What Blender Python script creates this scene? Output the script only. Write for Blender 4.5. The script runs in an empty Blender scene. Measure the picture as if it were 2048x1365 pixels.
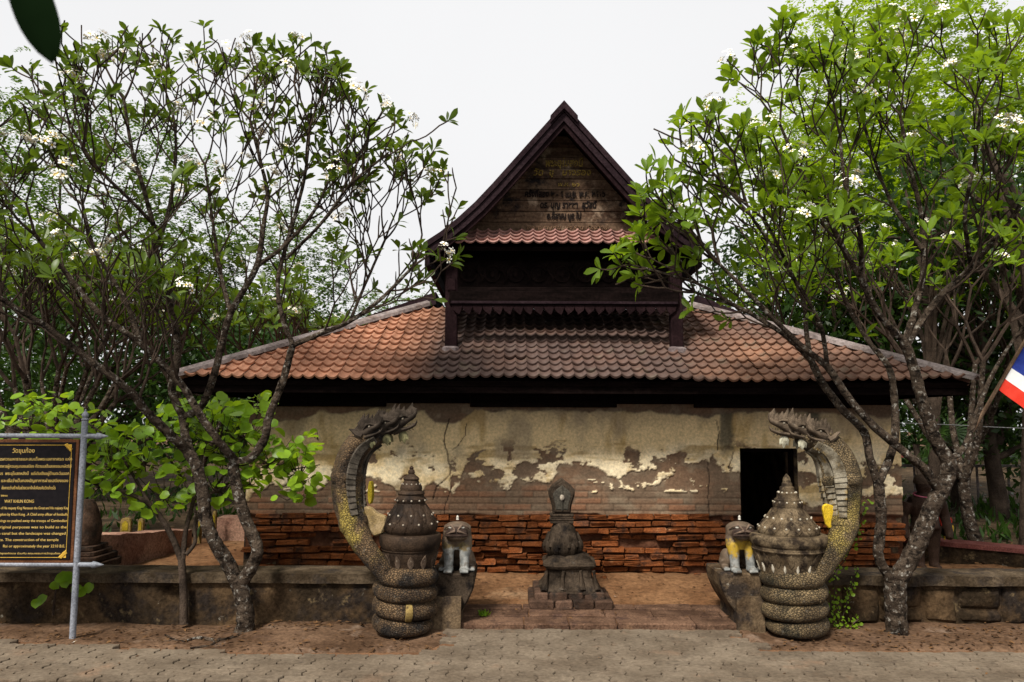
import bpy, bmesh, math, random
import numpy as np
from mathutils import Vector, Matrix, Quaternion

random.seed(11)
RNG = np.random.default_rng(11)
PI = math.pi
SC = bpy.context.scene
COL = SC.collection

# ------------------------------------------------------------------ camera
F = 1569.0
PITCH, ROLL = math.radians(6.0), math.radians(0.22)
CAM = Vector((0.0, 0.0, 1.6))
cam_data = bpy.data.cameras.new('camera')
cam_data.sensor_width = 36.0
cam_data.lens = F / 2048 * 36
cam_data.clip_end = 600
cam_data.clip_start = 0.05
cam_data.dof.use_dof = True
cam_data.dof.focus_distance = 7.0
cam_data.dof.aperture_fstop = 7.1
cam = bpy.data.objects.new('camera', cam_data)
COL.objects.link(cam)
RM = Matrix.Rotation(PI / 2 + PITCH, 3, 'X') @ Matrix.Rotation(ROLL, 3, 'Z')
cam.matrix_world = Matrix.Translation(CAM) @ RM.to_4x4()
SC.camera = cam

# ------------------------------------------------------------------ sky, sun, exposure
SUN_EL, SUN_AZ = math.radians(50), math.radians(208)     # azimuth from +Y (behind the hall) towards +X: sun high behind the camera, to the left
w = bpy.data.worlds.new('World'); SC.world = w; w.use_nodes = True
nt = w.node_tree; nt.nodes.clear()
sky = nt.nodes.new('ShaderNodeTexSky'); sky.sky_type = 'NISHITA'; sky.sun_disc = False
sky.sun_elevation = SUN_EL; sky.sun_rotation = SUN_AZ
sky.dust_density = 6.0; sky.air_density = 1.0
hs = nt.nodes.new('ShaderNodeHueSaturation'); hs.inputs['Saturation'].default_value = 0.12
mx = nt.nodes.new('ShaderNodeMix'); mx.data_type = 'RGBA'; mx.inputs[0].default_value = 0.85
mx.inputs[7].default_value = (10.0, 10.0, 10.1, 1)          # bright hazy overcast
wtc = nt.nodes.new('ShaderNodeTexCoord'); wn = nt.nodes.new('ShaderNodeTexNoise'); wn.inputs['Scale'].default_value = 1.6; wn.inputs['Detail'].default_value = 3
wr = nt.nodes.new('ShaderNodeMapRange'); wr.inputs[1].default_value = .3; wr.inputs[2].default_value = .7; wr.inputs[3].default_value = .955; wr.inputs[4].default_value = 1.03
wm_ = nt.nodes.new('ShaderNodeMix'); wm_.data_type = 'RGBA'; wm_.blend_type = 'MULTIPLY'; wm_.inputs[0].default_value = 1.0
bg = nt.nodes.new('ShaderNodeBackground'); bg.inputs['Strength'].default_value = 0.088
wo = nt.nodes.new('ShaderNodeOutputWorld')
nt.links.new(sky.outputs[0], hs.inputs['Color']); nt.links.new(hs.outputs[0], mx.inputs[6])
nt.links.new(wtc.outputs['Generated'], wn.inputs['Vector']); nt.links.new(wn.outputs['Fac'], wr.inputs[0]); nt.links.new(mx.outputs[2], wm_.inputs[6]); nt.links.new(wr.outputs[0], wm_.inputs[7])
nt.links.new(wm_.outputs[2], bg.inputs['Color']); nt.links.new(bg.outputs[0], wo.inputs['Surface'])
sun_d = bpy.data.lights.new('sun', 'SUN'); sun_d.energy = 5.0; sun_d.angle = math.radians(11)
sun_d.color = (1.0, 0.95, 0.86)
sun = bpy.data.objects.new('sun', sun_d); COL.objects.link(sun)
sdir = Vector((math.sin(SUN_AZ) * math.cos(SUN_EL), math.cos(SUN_AZ) * math.cos(SUN_EL), math.sin(SUN_EL)))
sun.rotation_euler = sdir.to_track_quat('Z', 'Y').to_euler()
SC.view_settings.view_transform = 'Standard'; SC.view_settings.look = 'None'
SC.view_settings.exposure = 0.2; SC.view_settings.gamma = 1.0; SC.view_settings.use_curve_mapping = False
SC.cycles.max_bounces = 8; SC.cycles.diffuse_bounces = 3; SC.cycles.transparent_max_bounces = 8
SC.cycles.use_denoising = True

# ------------------------------------------------------------------ helpers
def ray(u, v):
    return RM @ Vector(((u - 1024) / F, (682.5 - v) / F, -1.0))
def at(u, v, Y):
    d = ray(u, v); return CAM + d * (Y / d.y)
def gp(u, v, z=0.0):
    d = ray(u, v); return CAM + d * ((z - CAM.z) / d.z)
RMn = np.array(RM)
def proj(P):
    P = np.atleast_2d(np.asarray(P, float)) - np.array(CAM)
    q = P @ RMn
    zz = np.where(-q[:, 2] > 0.05, -q[:, 2], 0.05)
    return 1024 + F * q[:, 0] / zz, 682.5 - F * q[:, 1] / zz, -q[:, 2]

def _hash(ix, iy, iz, seed):
    h = (ix.astype(np.int64) * 374761393 + iy.astype(np.int64) * 668265263 + iz.astype(np.int64) * 1274126177 + seed * 974711) & 0xffffffff
    h = ((h ^ (h >> 13)) * 1274126177) & 0xffffffff
    h = ((h ^ (h >> 16)) * 668265263) & 0xffffffff
    return ((h ^ (h >> 15)) & 0xffffff) / float(0xffffff)
def vnoise(P, seed=0):
    P = np.asarray(P, float); i = np.floor(P).astype(np.int64); f = P - i; f = f * f * (3 - 2 * f)
    r = 0
    for dx in (0, 1):
        for dy in (0, 1):
            for dz in (0, 1):
                wgt = (f[:, 0] if dx else 1 - f[:, 0]) * (f[:, 1] if dy else 1 - f[:, 1]) * (f[:, 2] if dz else 1 - f[:, 2])
                r = r + wgt * _hash(i[:, 0] + dx, i[:, 1] + dy, i[:, 2] + dz, seed)
    return r
def fbm(P, oct=4, seed=0, gain=0.5):
    P = np.asarray(P, float); a, s, t = 1.0, 0, 0
    for o in range(oct):
        s = s + a * vnoise(P * 2 ** o, seed + o * 17); t += a; a *= gain
    return s / t
def n3(x, y, z=0, **k):
    sh = np.broadcast(x, y).shape
    return fbm(np.stack([np.ravel(np.broadcast_to(x, sh)), np.ravel(np.broadcast_to(y, sh)), np.full(int(np.prod(sh)), float(z))], 1), **k).reshape(sh)
def sstep(a, b, x):
    t = np.clip((x - a) / (b - a), 0, 1); return t * t * (3 - 2 * t)

def origin_of(o):
    p = Vector((0, 0, 0))
    while o is not None:
        p = p + o.location; o = o.parent
    return p
def link(name, me, parent=None, mat=None, smooth=False, sharp=True):
    if mat is not None and not me.materials: me.materials.append(mat)
    if smooth:
        me.polygons.foreach_set('use_smooth', [True] * len(me.polygons))
        if sharp and len(me.polygons) < 60000: me.set_sharp_from_angle(angle=math.radians(46))
    o = bpy.data.objects.new(name, me); COL.objects.link(o)
    if parent is not None: o.parent = parent
    return o
def tag(o, label=None, cat=None, group=None, kind=None):
    for k, v in (('label', label), ('category', cat), ('group', group), ('kind', kind)):
        if v: o[k] = v
    return o
def empty(name, loc, label=None, cat=None, group=None):
    o = bpy.data.objects.new(name, None); COL.objects.link(o); o.location = Vector(loc)
    o.empty_display_size = 0.1
    return tag(o, label, cat, group)

class MB:
    def __init__(s): s.v = []; s.f = []
    def add(s, V, Fc):
        n = len(s.v); s.v.extend([tuple(map(float, p)) for p in V]); s.f.extend([tuple(i + n for i in f) for f in Fc]); return s
    def box(s, x0, x1, y0, y1, z0, z1):
        return s.add([(x0, y0, z0), (x1, y0, z0), (x1, y1, z0), (x0, y1, z0), (x0, y0, z1), (x1, y0, z1), (x1, y1, z1), (x0, y1, z1)],
                     [(0, 3, 2, 1), (4, 5, 6, 7), (0, 1, 5, 4), (1, 2, 6, 5), (2, 3, 7, 6), (3, 0, 4, 7)])
    def tube(s, pts, rad, n=8, cap=True, ell=None, ref=None):
        pts = [Vector(p) for p in pts]; m = len(pts); n0 = len(s.v)
        t0 = (pts[1] - pts[0]).normalized()
        rf = Vector(ref) if ref is not None else (Vector((0, 0, 1)) if abs(t0.z) < .9 else Vector((1, 0, 0)))
        a = (rf - t0 * rf.dot(t0)).normalized()
        for i, p in enumerate(pts):
            t = (pts[min(i + 1, m - 1)] - pts[max(i - 1, 0)]).normalized()
            a = (a - t * a.dot(t)).normalized(); b = t.cross(a)
            r = rad[i] if hasattr(rad, '__len__') else rad
            ea, eb = ell[i] if ell is not None else (1, 1)
            for k in range(n):
                th = 2 * PI * k / n
                s.v.append(tuple(p + a * (math.cos(th) * r * ea) + b * (math.sin(th) * r * eb)))
        for i in range(m - 1):
            for k in range(n):
                k2 = (k + 1) % n
                s.f.append((n0 + i * n + k, n0 + i * n + k2, n0 + (i + 1) * n + k2, n0 + (i + 1) * n + k))
        if cap:
            s.f.append(tuple(n0 + k for k in range(n - 1, -1, -1))); s.f.append(tuple(n0 + (m - 1) * n + k for k in range(n)))
        return s
    def lathe(s, prof, n=32, c=(0, 0, 0), sq=0.0):
        # prof: (r, z) list; sq > 0 squares the plan
        n0 = len(s.v)
        for r, z in prof:
            for k in range(n):
                th = 2 * PI * k / n; x, y = math.cos(th), math.sin(th)
                if sq: q = (abs(x) ** sq + abs(y) ** sq) ** (-1 / sq); x, y = x * q, y * q
                s.v.append((c[0] + r * x, c[1] + r * y, c[2] + z))
        m = len(prof)
        for i in range(m - 1):
            for k in range(n):
                k2 = (k + 1) % n
                s.f.append((n0 + i * n + k, n0 + i * n + k2, n0 + (i + 1) * n + k2, n0 + (i + 1) * n + k))
        s.f.append(tuple(n0 + k for k in range(n - 1, -1, -1))); s.f.append(tuple(n0 + (m - 1) * n + k for k in range(n)))
        return s
    def prism(s, poly, axis_fn, d0, d1):
        # poly: 2D outline, axis_fn(a, b, d) -> 3D point
        n = len(poly); V = [axis_fn(a, b, d0) for a, b in poly] + [axis_fn(a, b, d1) for a, b in poly]
        Fc = [tuple(range(n - 1, -1, -1)), tuple(range(n, 2 * n))]
        Fc += [(i, (i + 1) % n, n + (i + 1) % n, n + i) for i in range(n)]
        return s.add(V, Fc)
    def ball(s, c, r, nu=10, nv=7):
        r = r if hasattr(r, '__len__') else (r, r, r); n0 = len(s.v)
        prof = [(math.sin(PI * j / nv), -math.cos(PI * j / nv)) for j in range(nv + 1)]
        prof[0] = (.02, -1); prof[-1] = (.02, 1)
        t = MB().lathe(prof, nu)
        return s.add([(c[0] + p[0] * r[0], c[1] + p[1] * r[1], c[2] + p[2] * r[2]) for p in t.v], t.f)
    def mesh(s, name, off=(0, 0, 0), bevel=0, rough=0, rscale=8, subd=0, fixn=True):
        me = bpy.data.meshes.new(name)
        me.from_pydata([(p[0] - off[0], p[1] - off[1], p[2] - off[2]) for p in s.v], [], s.f)
        if bevel or subd or fixn:
            bm = bmesh.new(); bm.from_mesh(me)
            if fixn: bmesh.ops.recalc_face_normals(bm, faces=bm.faces)
            if bevel: bmesh.ops.bevel(bm, geom=list(bm.edges), offset=bevel, segments=1, affect='EDGES', profile=.6)
            if subd: bmesh.ops.subdivide_edges(bm, edges=list(bm.edges), cuts=subd, use_grid_fill=True)
            bm.to_mesh(me); bm.free()
        if rough:
            co = np.empty(len(me.vertices) * 3); me.vertices.foreach_get('co', co); co = co.reshape(-1, 3)
            wc = co + np.array(off)
            for k in range(3): co[:, k] += (fbm(wc * rscale, 3, 31 + k) - .5) * 2 * rough
            me.vertices.foreach_set('co', co.ravel())
        return me
    def build(s, name, mat, parent=None, smooth=False, **k):
        off = origin_of(parent) if parent is not None else Vector((0, 0, 0))
        return link(name, s.mesh(name, off, **k), parent, mat, smooth)

def array_mesh(name, V, Q, off=(0, 0, 0)):
    V = np.asarray(V, np.float32) - np.asarray(off, np.float32); Q = np.asarray(Q, np.int32); k = Q.shape[1]
    me = bpy.data.meshes.new(name)
    me.vertices.add(len(V)); me.vertices.foreach_set('co', V.ravel())
    me.loops.add(Q.size); me.loops.foreach_set('vertex_index', Q.ravel())
    me.polygons.add(len(Q)); me.polygons.foreach_set('loop_start', np.arange(0, Q.size, k, dtype=np.int32))
    try: me.polygons.foreach_set('loop_total', np.full(len(Q), k, dtype=np.int32))
    except Exception: pass
    me.update(calc_edges=True); me.validate()
    return me
def grid_quads(nx, ny):
    i, j = np.meshgrid(np.arange(nx - 1), np.arange(ny - 1), indexing='ij')
    a = (i * ny + j).ravel(); return np.stack([a, a + ny, a + ny + 1, a + 1], 1)

def blob(name, mb, mat, parent, voxel=.008, smooth=6):
    """voxel-merge overlapping closed shapes into one continuous surface"""
    off = origin_of(parent) if parent is not None else Vector((0, 0, 0))
    me = mb.mesh('tmp', off)
    o = bpy.data.objects.new('tmp', me); COL.objects.link(o)
    m = o.modifiers.new('r', 'REMESH'); m.mode = 'VOXEL'; m.voxel_size = voxel
    if smooth:
        q = o.modifiers.new('s', 'SMOOTH'); q.factor = .5; q.iterations = smooth
    dg = bpy.context.evaluated_depsgraph_get()
    out = bpy.data.meshes.new_from_object(o.evaluated_get(dg)); out.name = name
    bpy.data.objects.remove(o)
    return link(name, out, parent, mat, True)

# ------------------------------------------------------------------ materials
class NT:
    def __init__(s, name):
        s.m = bpy.data.materials.new(name); s.m.use_nodes = True; s.t = s.m.node_tree; s.t.nodes.clear()
        s.out = s.t.nodes.new('ShaderNodeOutputMaterial'); s.b = s.n('ShaderNodeBsdfPrincipled')
        s.t.links.new(s.b.outputs[0], s.out.inputs[0]); s.pos = s.n('ShaderNodeNewGeometry').outputs['Position']
    def n(s, t): return s.t.nodes.new(t)
    def l(s, a, b): s.t.links.new(a, b)
    def noise(s, scale, detail=4, rough=.55, vec=None, stretch=None):
        k = s.n('ShaderNodeTexNoise'); k.inputs['Scale'].default_value = scale; k.inputs['Detail'].default_value = detail
        k.inputs['Roughness'].default_value = rough; v = vec or s.pos
        if stretch:
            mp = s.n('ShaderNodeMapping'); mp.inputs['Scale'].default_value = stretch; s.l(v, mp.inputs[0]); v = mp.outputs[0]
        s.l(v, k.inputs['Vector']); return k.outputs['Fac']
    def ramp(s, fac, stops):
        r = s.n('ShaderNodeValToRGB'); e = r.color_ramp.elements
        while len(e) < len(stops): e.new(0.5)
        for el, (p, c) in zip(e, stops): el.position = p; el.color = (*c, 1) if len(c) == 3 else c
        s.l(fac, r.inputs[0]); return r.outputs[0]
    def mix(s, fac, a, b, mode='MIX'):
        m = s.n('ShaderNodeMix'); m.data_type = 'RGBA'; m.blend_type = mode
        for val, i in ((fac, 0), (a, 6), (b, 7)):
            if isinstance(val, (int, float)): m.inputs[i].default_value = val
            elif isinstance(val, tuple): m.inputs[i].default_value = (*val, 1)
            else: s.l(val, m.inputs[i])
        return m.outputs[2]
    def mrange(s, x, a, b, c=0, d=1):
        m = s.n('ShaderNodeMapRange'); m.inputs[1].default_value = a; m.inputs[2].default_value = b
        m.inputs[3].default_value = c; m.inputs[4].default_value = d; s.l(x, m.inputs[0]); return m.outputs[0]
    def rand(s): return s.n('ShaderNodeObjectInfo').outputs['Random']
    def val(s, col, v):
        h = s.n('ShaderNodeHueSaturation'); s.l(col, h.inputs['Color']); s.l(v, h.inputs['Value']); return h.outputs[0]
    def sepxyz(s):
        q = s.n('ShaderNodeSeparateXYZ'); s.l(s.pos, q.inputs[0]); return q.outputs
    def bump(s, h, strength, dist):
        b = s.n('ShaderNodeBump'); b.inputs['Strength'].default_value = strength; b.inputs['Distance'].default_value = dist
        s.l(h, b.inputs['Height']); s.l(b.outputs[0], s.b.inputs['Normal']); return b
    def fin(s, col, rough=.85, spec=.12):
        if isinstance(col, tuple): s.b.inputs['Base Color'].default_value = (*col, 1)
        else: s.l(col, s.b.inputs['Base Color'])
        s.b.inputs['Roughness'].default_value = rough; s.b.inputs['Specular IOR Level'].default_value = spec
        return s.m

def surf(name, c1, c2, scale=4, patches=(), rough=.92, spec=.04, bump=(30, .5, .01), rand=0, fine=.35, stretch=None):
    m = NT(name)
    col = m.ramp(m.noise(scale, 5, .6, stretch=stretch), [(.38, c1), (.62, c2)])
    for pc, ps, lo, hi in patches:
        col = m.mix(m.mrange(m.noise(ps, 6, .65), lo, hi), col, pc)
    if fine: col = m.val(col, m.mrange(m.noise(scale * 14, 4, .7),   .33, .67, 1 - fine * 1.25, 1 + fine * 1.25))
    if rand: col = m.val(col, m.mrange(m.rand(), 0, 1, 1 - rand, 1 + rand))
    if bump: m.bump(m.noise(bump[0], 6, .65), bump[1], bump[2])
    return m.fin(col, rough, spec)

M = {}
M['dirt'] = surf('dirt', (.066, .037, .021), (.128, .077, .047), 2.2, [((.075, .045, .03), 5, .55, .72), ((.24, .175, .13), 3.1, .58, .8)], bump=(38, .7, .012), fine=.3)
M['court'] = surf('court_dirt', (.095, .044, .02), (.185, .098, .048), 1.6, [((.28, .19, .115), 1.1, .55, .75), ((.09, .045, .025), 6, .56, .75)], bump=(38, .7, .012), fine=.3)
M['asphalt'] = surf('asphalt', (.035, .036, .04), (.06, .06, .065), 9, bump=(120, .6, .004))
M['kerb'] = surf('kerb_concrete', (.22, .2, .17), (.33, .3, .26), 5, [((.1, .09, .08), 8, .55, .7)])
M['paver'] = surf('paver_concrete', (.108, .082, .058), (.158, .124, .09), 2.3, [((.2, .125, .08), 2.0, .58, .74), ((.085, .066, .05), 9, .58, .74)], rand=.11, bump=(90, .4, .004), fine=.2)
M['joint'] = surf('joint_soil', (.11, .056, .03), (.17, .09, .048), 6, bump=(60, .5, .006))
M['laterite'] = surf('laterite', (.065, .036, .023), (.13, .075, .048), 5, [((.055, .032, .024), 9, .52, .68), ((.22, .13, .075), 4, .6, .75)], rand=.16, bump=(48, .9, .014))
M['lowwall'] = surf('old_render', (.022, .015, .009), (.085, .053, .028), 2.4, [((.02, .015, .012), 3.5, .5, .62), ((.17, .12, .06), 7, .6, .74), ((.27, .25, .2), 9, .67, .76)], bump=(22, .7, .02), fine=.35)
M['coping'] = surf('old_coping', (.036, .025, .015), (.105, .077, .05), 4, [((.03, .024, .02), 6, .5, .66)], bump=(26, .7, .015))
M['pinkwall'] = surf('pink_render', (.2, .105, .075), (.33, .2, .14), 3, [((.07, .045, .035), 4, .55, .7)], bump=(25, .5, .012))
M['pier'] = surf('pier_render', (.048, .031, .018), (.135, .094, .056), 4, [((.03, .023, .019), 5, .48, .62), ((.3, .27, .22), 12, .64, .74)], bump=(30, .7, .012))
M['brick'] = surf('old_brick', (.095, .029, .010), (.24, .078, .024), 5, [((.06, .027, .016), 5, .48, .62), ((.36, .18, .085), 6, .62, .75)], rand=.45, bump=(42, .9, .012), fine=.25)
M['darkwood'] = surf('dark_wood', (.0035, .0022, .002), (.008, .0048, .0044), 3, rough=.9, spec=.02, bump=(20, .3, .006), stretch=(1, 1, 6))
M['barge'] = surf('barge_board_paint', (.016, .0095, .0115), (.026, .016, .0185), 3, rough=.9, spec=.02, bump=(25, .2, .004))
M['post'] = surf('post_paint', (.011, .0058, .0065), (.02, .0105, .0115), 4, [((.03, .021, .02), 12, .66, .74)], rough=.9, spec=.02, bump=(25, .2, .004))
M['plank'] = surf('gable_plank', (.06, .034, .022), (.14, .09, .058), 2.2, [((.25, .18, .125), 5, .55, .68), ((.018, .015, .015), 4, .54, .64)], rough=.8, rand=.14, bump=(30, .6, .006), stretch=(.7, 1, 7))
M['cap'] = surf('hip_cap', (.12, .095, .088), (.24, .2, .19), 2, [((.12, .075, .055), 3, .55, .72)], rough=.6, bump=(30, .3, .005))
M['stonedark'] = surf('weathered_stone', (.014, .010, .007), (.054, .039, .027), 6, [((.15, .125, .10), 16, .62, .74), ((.008, .0065, .006), 8, .52, .66)], rough=.75, bump=(45, .8, .008))
M['urnL'] = surf('urn_dark', (.011, .007, .0048), (.042, .026, .016), 7, [((.12, .085, .058), 18, .62, .74)], rough=.7, spec=.12, bump=(55, .7, .006))
M['urnR'] = surf('urn_pale', (.062, .043, .025), (.16, .118, .072), 7, [((.025, .018, .013), 9, .47, .6), ((.36, .32, .25), 16, .66, .75)], rough=.8, bump=(55, .8, .006))
M['studL'] = surf('urn_stud', (.22, .18, .14), (.4, .35, .28), 20, bump=None)
M['studR'] = surf('urn_ornament', (.3, .26, .19), (.5, .45, .36), 20, [((.1, .08, .06), 25, .55, .7)], bump=None)
M['yellow'] = surf('yellow_paint', (.52, .34, .02), (.68, .46, .035), 9, [((.2, .16, .08), 12, .66, .74)], rough=.7)
M['olive'] = surf('plaque_olive', (.2, .15, .012), (.3, .22, .02), 9, rough=.5)
M['steel'] = surf('painted_pipe', (.15, .16, .185), (.22, .23, .26), 5, [((.07, .06, .055), 24, .6, .7)], rough=.5, spec=.3, bump=None)
M['signblack'] = surf('sign_granite', (.006, .005, .006), (.010, .008, .009), 30, rough=.7, spec=.08, bump=None, fine=.2)
M['signframe'] = surf('sign_frame', (.07, .028, .014), (.13, .055, .025), 8, rough=.6, bump=None)
M['gold'] = surf('gold_paint', (.5, .30, .045), (.62, .40, .07), 20, rough=.5, bump=None)
M['letter'] = surf('letter_gold', (.52, .35, .10), (.6, .42, .14), 20, rough=.6, bump=None, fine=.2)
M['blackletter'] = surf('letter_black', (.006, .005, .005), (.015, .011, .010), 30, rough=.8, bump=None)
M['brownletter'] = surf('letter_brown', (.15, .085, .05), (.24, .15, .09), 40, [((.03, .022, .018), 60, .5, .6)], rough=.8, bump=None)
M['oldgold'] = surf('letter_oldgold', (.22, .14, .03), (.36, .25, .06), 60, [((.02, .015, .01), 70, .5, .58)], rough=.7, bump=None)
M['bark'] = surf('plumeria_bark', (.026, .018, .013), (.088, .065, .047), 9, [((.30, .275, .235), 26, .56, .66), ((.012, .009, .007), 18, .52, .62)], bump=(48, 1, .03), stretch=(1, 1, 2.4))
M['twig'] = surf('plumeria_twig', (.024, .017, .013), (.055, .038, .028), 8, [((.11, .095, .075), 22, .62, .74)], bump=(50, .5, .004))
M['barkdark'] = surf('dark_bark', (.03, .022, .017), (.07, .05, .037), 6, bump=(30, .9, .015))
M['litter'] = surf('dry_leaf', (.035, .018, .010), (.15, .08, .036), 12, rand=.3, bump=None)
M['statue'] = surf('brown_statue', (.028, .017, .012), (.05, .03, .022), 6, rough=.5, bump=None)
M['petal'] = surf('petal_white', (.78, .76, .68), (.85, .83, .78), 9, rough=.6, bump=None, fine=.05)
M['petaly'] = surf('petal_yellow', (.75, .48, .05), (.8, .56, .1), 9, rough=.6, bump=None, fine=.05)
M['inside'] = surf('dark_interior', (.02, .016, .013), (.035, .028, .022), 3, bump=None)

def leafmat(name, c1, c2, trans, tfac=.45, rough=.38, rand=.25, spec=.22):
    m = NT(name)
    col = m.ramp(m.noise(2.2, 3), [(.3, c1), (.7, c2)])
    v = m.mrange(m.rand(), 0, 1, 1 - rand, 1 + rand); v2 = m.mrange(m.noise(9, 2), .3, .7, .72, 1.28)
    col = m.val(m.val(col, v), v2)
    m.fin(col, rough, spec)
    tr = m.n('ShaderNodeBsdfTranslucent'); m.l(m.mix(.75, col, trans), tr.inputs[0])
    ms = m.n('ShaderNodeMixShader'); ms.inputs[0].default_value = tfac
    m.l(m.b.outputs[0], ms.inputs[1]); m.l(tr.outputs[0], ms.inputs[2]); m.l(ms.outputs[0], m.out.inputs[0])
    return m.m
M['leafL'] = leafmat('plumeria_leaf', (.038, .07, .007), (.092, .14, .014), (.17, .26, .010), .36)
M['leafR'] = leafmat('plumeria_leaf_fresh', (.072, .132, .009), (.15, .235, .018), (.29, .43, .010), .46)
M['leafS'] = leafmat('shrub_leaf', (.10, .2, .010), (.205, .33, .022), (.38, .54, .015), .48, .35)
M['leafF'] = leafmat('feather_leaf', (.035, .08, .008), (.075, .14, .013), (.13, .23, .01), .4, .5)
M['leafY'] = leafmat('feather_leaf_yellow', (.12, .21, .008), (.21, .32, .014), (.42, .58, .012), .5, .5)
M['leafD'] = leafmat('dark_leaf', (.013, .034, .006), (.032, .066, .011), (.05, .10, .008), .35, .4)
M['leafB'] = leafmat('front_leaf', (.002, .005, .002), (.004, .009, .003), (.004, .010, .002), .1, .9, .25, 0.0)  # shade on the hanging leaf is put into this near-black green

M['soil'] = surf('garden_soil', (.025, .018, .011), (.075, .05, .03), 2, [((.14, .10, .06), 5, .56, .7)])
# ================================================================== ground, pavement, courtyard
YW, YE, YB = 7.85, 7.3, 7.75            # front wall, main eave, barge boards
def axis(lo, hi, step, far):
    a = list(np.arange(lo, hi + 1e-6, step)); out = list(a); d = step; x = hi
    while x < far: d *= 1.35; x += d; out.append(x)
    d = step; x = lo
    while x > -far: d *= 1.35; x -= d; out.insert(0, x)
    return np.array(out)
def sheet(name, xs, ys, zf, mat, kind='structure', smooth=True):
    X, Y = np.meshgrid(xs, ys, indexing='ij'); Z = zf(X, Y)
    me = array_mesh(name, np.stack([X.ravel(), Y.ravel(), Z.ravel()], 1), grid_quads(len(xs), len(ys)))
    return tag(link(name, me, None, mat, smooth), kind=kind)

def edge_y(x):      # where paving gives way to soil
    pts = [gp(u, v) for u, v in ((-300, 1272), (0, 1287), (280, 1303), (500, 1312), (862, 1311), (915, 1267), (1455, 1266), (1535, 1306), (1700, 1307), (2048, 1309), (2400, 1309))]
    return np.interp(x, [p.x for p in pts], [p.y for p in pts])
KY = 4.86
xs = axis(-4.5, 4.5, .045, 160); ys = np.concatenate([np.arange(5.2, 7.0, .03), 7.0 * 1.12 ** np.arange(0, 30)])
def gz(X, Y):
    soil = sstep(0.0, .12, Y - edge_y(X))
    z = (n3(X * 1.3, Y * 1.3, 0, oct=3) - .5) * .09 + (n3(X * 9, Y * 9, 3, oct=3) - .5) * .03
    return -.03 + soil * (.035 + z * sstep(.0, .35, Y - edge_y(X)) + .01)
ground = sheet('ground', xs, ys, gz, M['dirt'])
cx = axis(-5, 5.5, .06, 60); cy = np.concatenate([np.arange(6.27, 8.2, .04), 8.2 + .1 * 1.16 ** np.arange(0, 36)])
def cz(X, Y):
    z = .052 + .07 * sstep(6.4, 7.6, Y) + (n3(X * 2, Y * 2, 1, oct=4) - .5) * .03 * sstep(6.3, 6.7, Y) + (n3(X * 11, Y * 11, 5, oct=3) - .5) * .018
    z = z + .07 * sstep(7.2, 7.8, Y) * (n3(X * 1.5, Y * 1.5, 9) - .1)
    return np.where((Y < 6.6) & ((X < -.85) | (X > 2.15)), -.12, z)
court = sheet('courtyard_ground', cx[(cx > -40) & (cx < 45)], cy[cy < 60], cz, M['court'])
soil_r = sheet('garden_soil', np.arange(4.0, 40, .5), np.arange(8.6, 50, .5), lambda X, Y: .17 + .05 * n3(X, Y, 2) - .2 * (X < 4.4), M['soil'])
soil_l = sheet('garden_soil', np.arange(-40, -3.0, .5), np.arange(10.2, 50, .5), lambda X, Y: .17 + .05 * n3(X, Y, 2) - .2 * (X > -3.4), M['soil'])
road = sheet('road', axis(-4, 4, 1, 120), np.array([-60, -20, -5, 0, 2, 4, KY - .12]), lambda X, Y: X * 0 - .12, M['asphalt'])

# paving: joint bed + interlocking pavers
pave = empty('pavement', (0, 5.5, 0)); pave['kind'] = 'structure'
bx = np.arange(-9, 9.01, .1); V = []; 
for x in bx: V += [(x, KY - .02, .012), (x, float(edge_y(x)) + .02, .012)]
q = [(2 * i, 2 * i + 2, 2 * i + 3, 2 * i + 1) for i in range(len(bx) - 1)]
MB().add(V, q).build('joint_bed', M['joint'], pave)
PL, PW = .225, .1125
def paver_mesh(seed):
    r = random.Random(seed); a = .011; g = .0035; pts = []
    def ex(x, y): return (x + a * math.sin(2 * PI * y / PW), y + a * math.sin(2 * PI * x / PW))
    for i in range(6): pts.append((-PL / 2 + PL * i / 6, -PW / 2))
    for i in range(3): pts.append((PL / 2, -PW / 2 + PW * i / 3))
    for i in range(6): pts.append((PL / 2 - PL * i / 6, PW / 2))
    for i in range(3): pts.append((-PL / 2, PW / 2 - PW * i / 3))
    k = []
    for x, y in pts:
        X, Y = ex(x, y); k.append((X - g * (1 if x > 0 else -1) * (abs(x) > PL * .45), Y - g * (1 if y > 0 else -1) * (abs(y) > PW * .45)))
    n = len(k); t = [r.uniform(-.0015, .0015) for _ in range(3)]
    V = [(x * .975, y * .965, .03 + t[0] + t[1] * x * 8 + t[2] * y * 8) for x, y in k] + [(x, y, .024) for x, y in k] + [(x, y, 0.0) for x, y in k]
    Fc = [tuple(range(n))] + [(i + n, (i + 1) % n + n, (i + 1) % n, i) for i in range(n)] + [(i + 2 * n, (i + 1) % n + 2 * n, (i + 1) % n + n, i + n) for i in range(n)]
    me = bpy.data.meshes.new('paver'); me.from_pydata(V, [], Fc); me.materials.append(M['paver']); return me
pav = [paver_mesh(s) for s in range(5)]
row = 0; y = KY + .16
while y < 6.4:
    x = -4.0 + (row % 2) * PL / 2
    while x < 4.0:
        if y + .05 < float(edge_y(x)) - .005 and abs(x) < 3.7 * y / 5.2:
            o = link('paver', random.choice(pav), pave); o.location = (x, y - 5.5, .006 + random.uniform(-.002, .003)); o.rotation_euler = (random.uniform(-.008, .008), random.uniform(-.008, .008), random.choice((0, PI)))
        x += PL
    y += PW; row += 1
for i in range(-5, 6):
    MB().box(i * .9 - .445, i * .9 + .445, KY - .12, KY + .085, -.12, .028).build('kerb_stone', M['kerb'], pave, bevel=.012)

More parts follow.
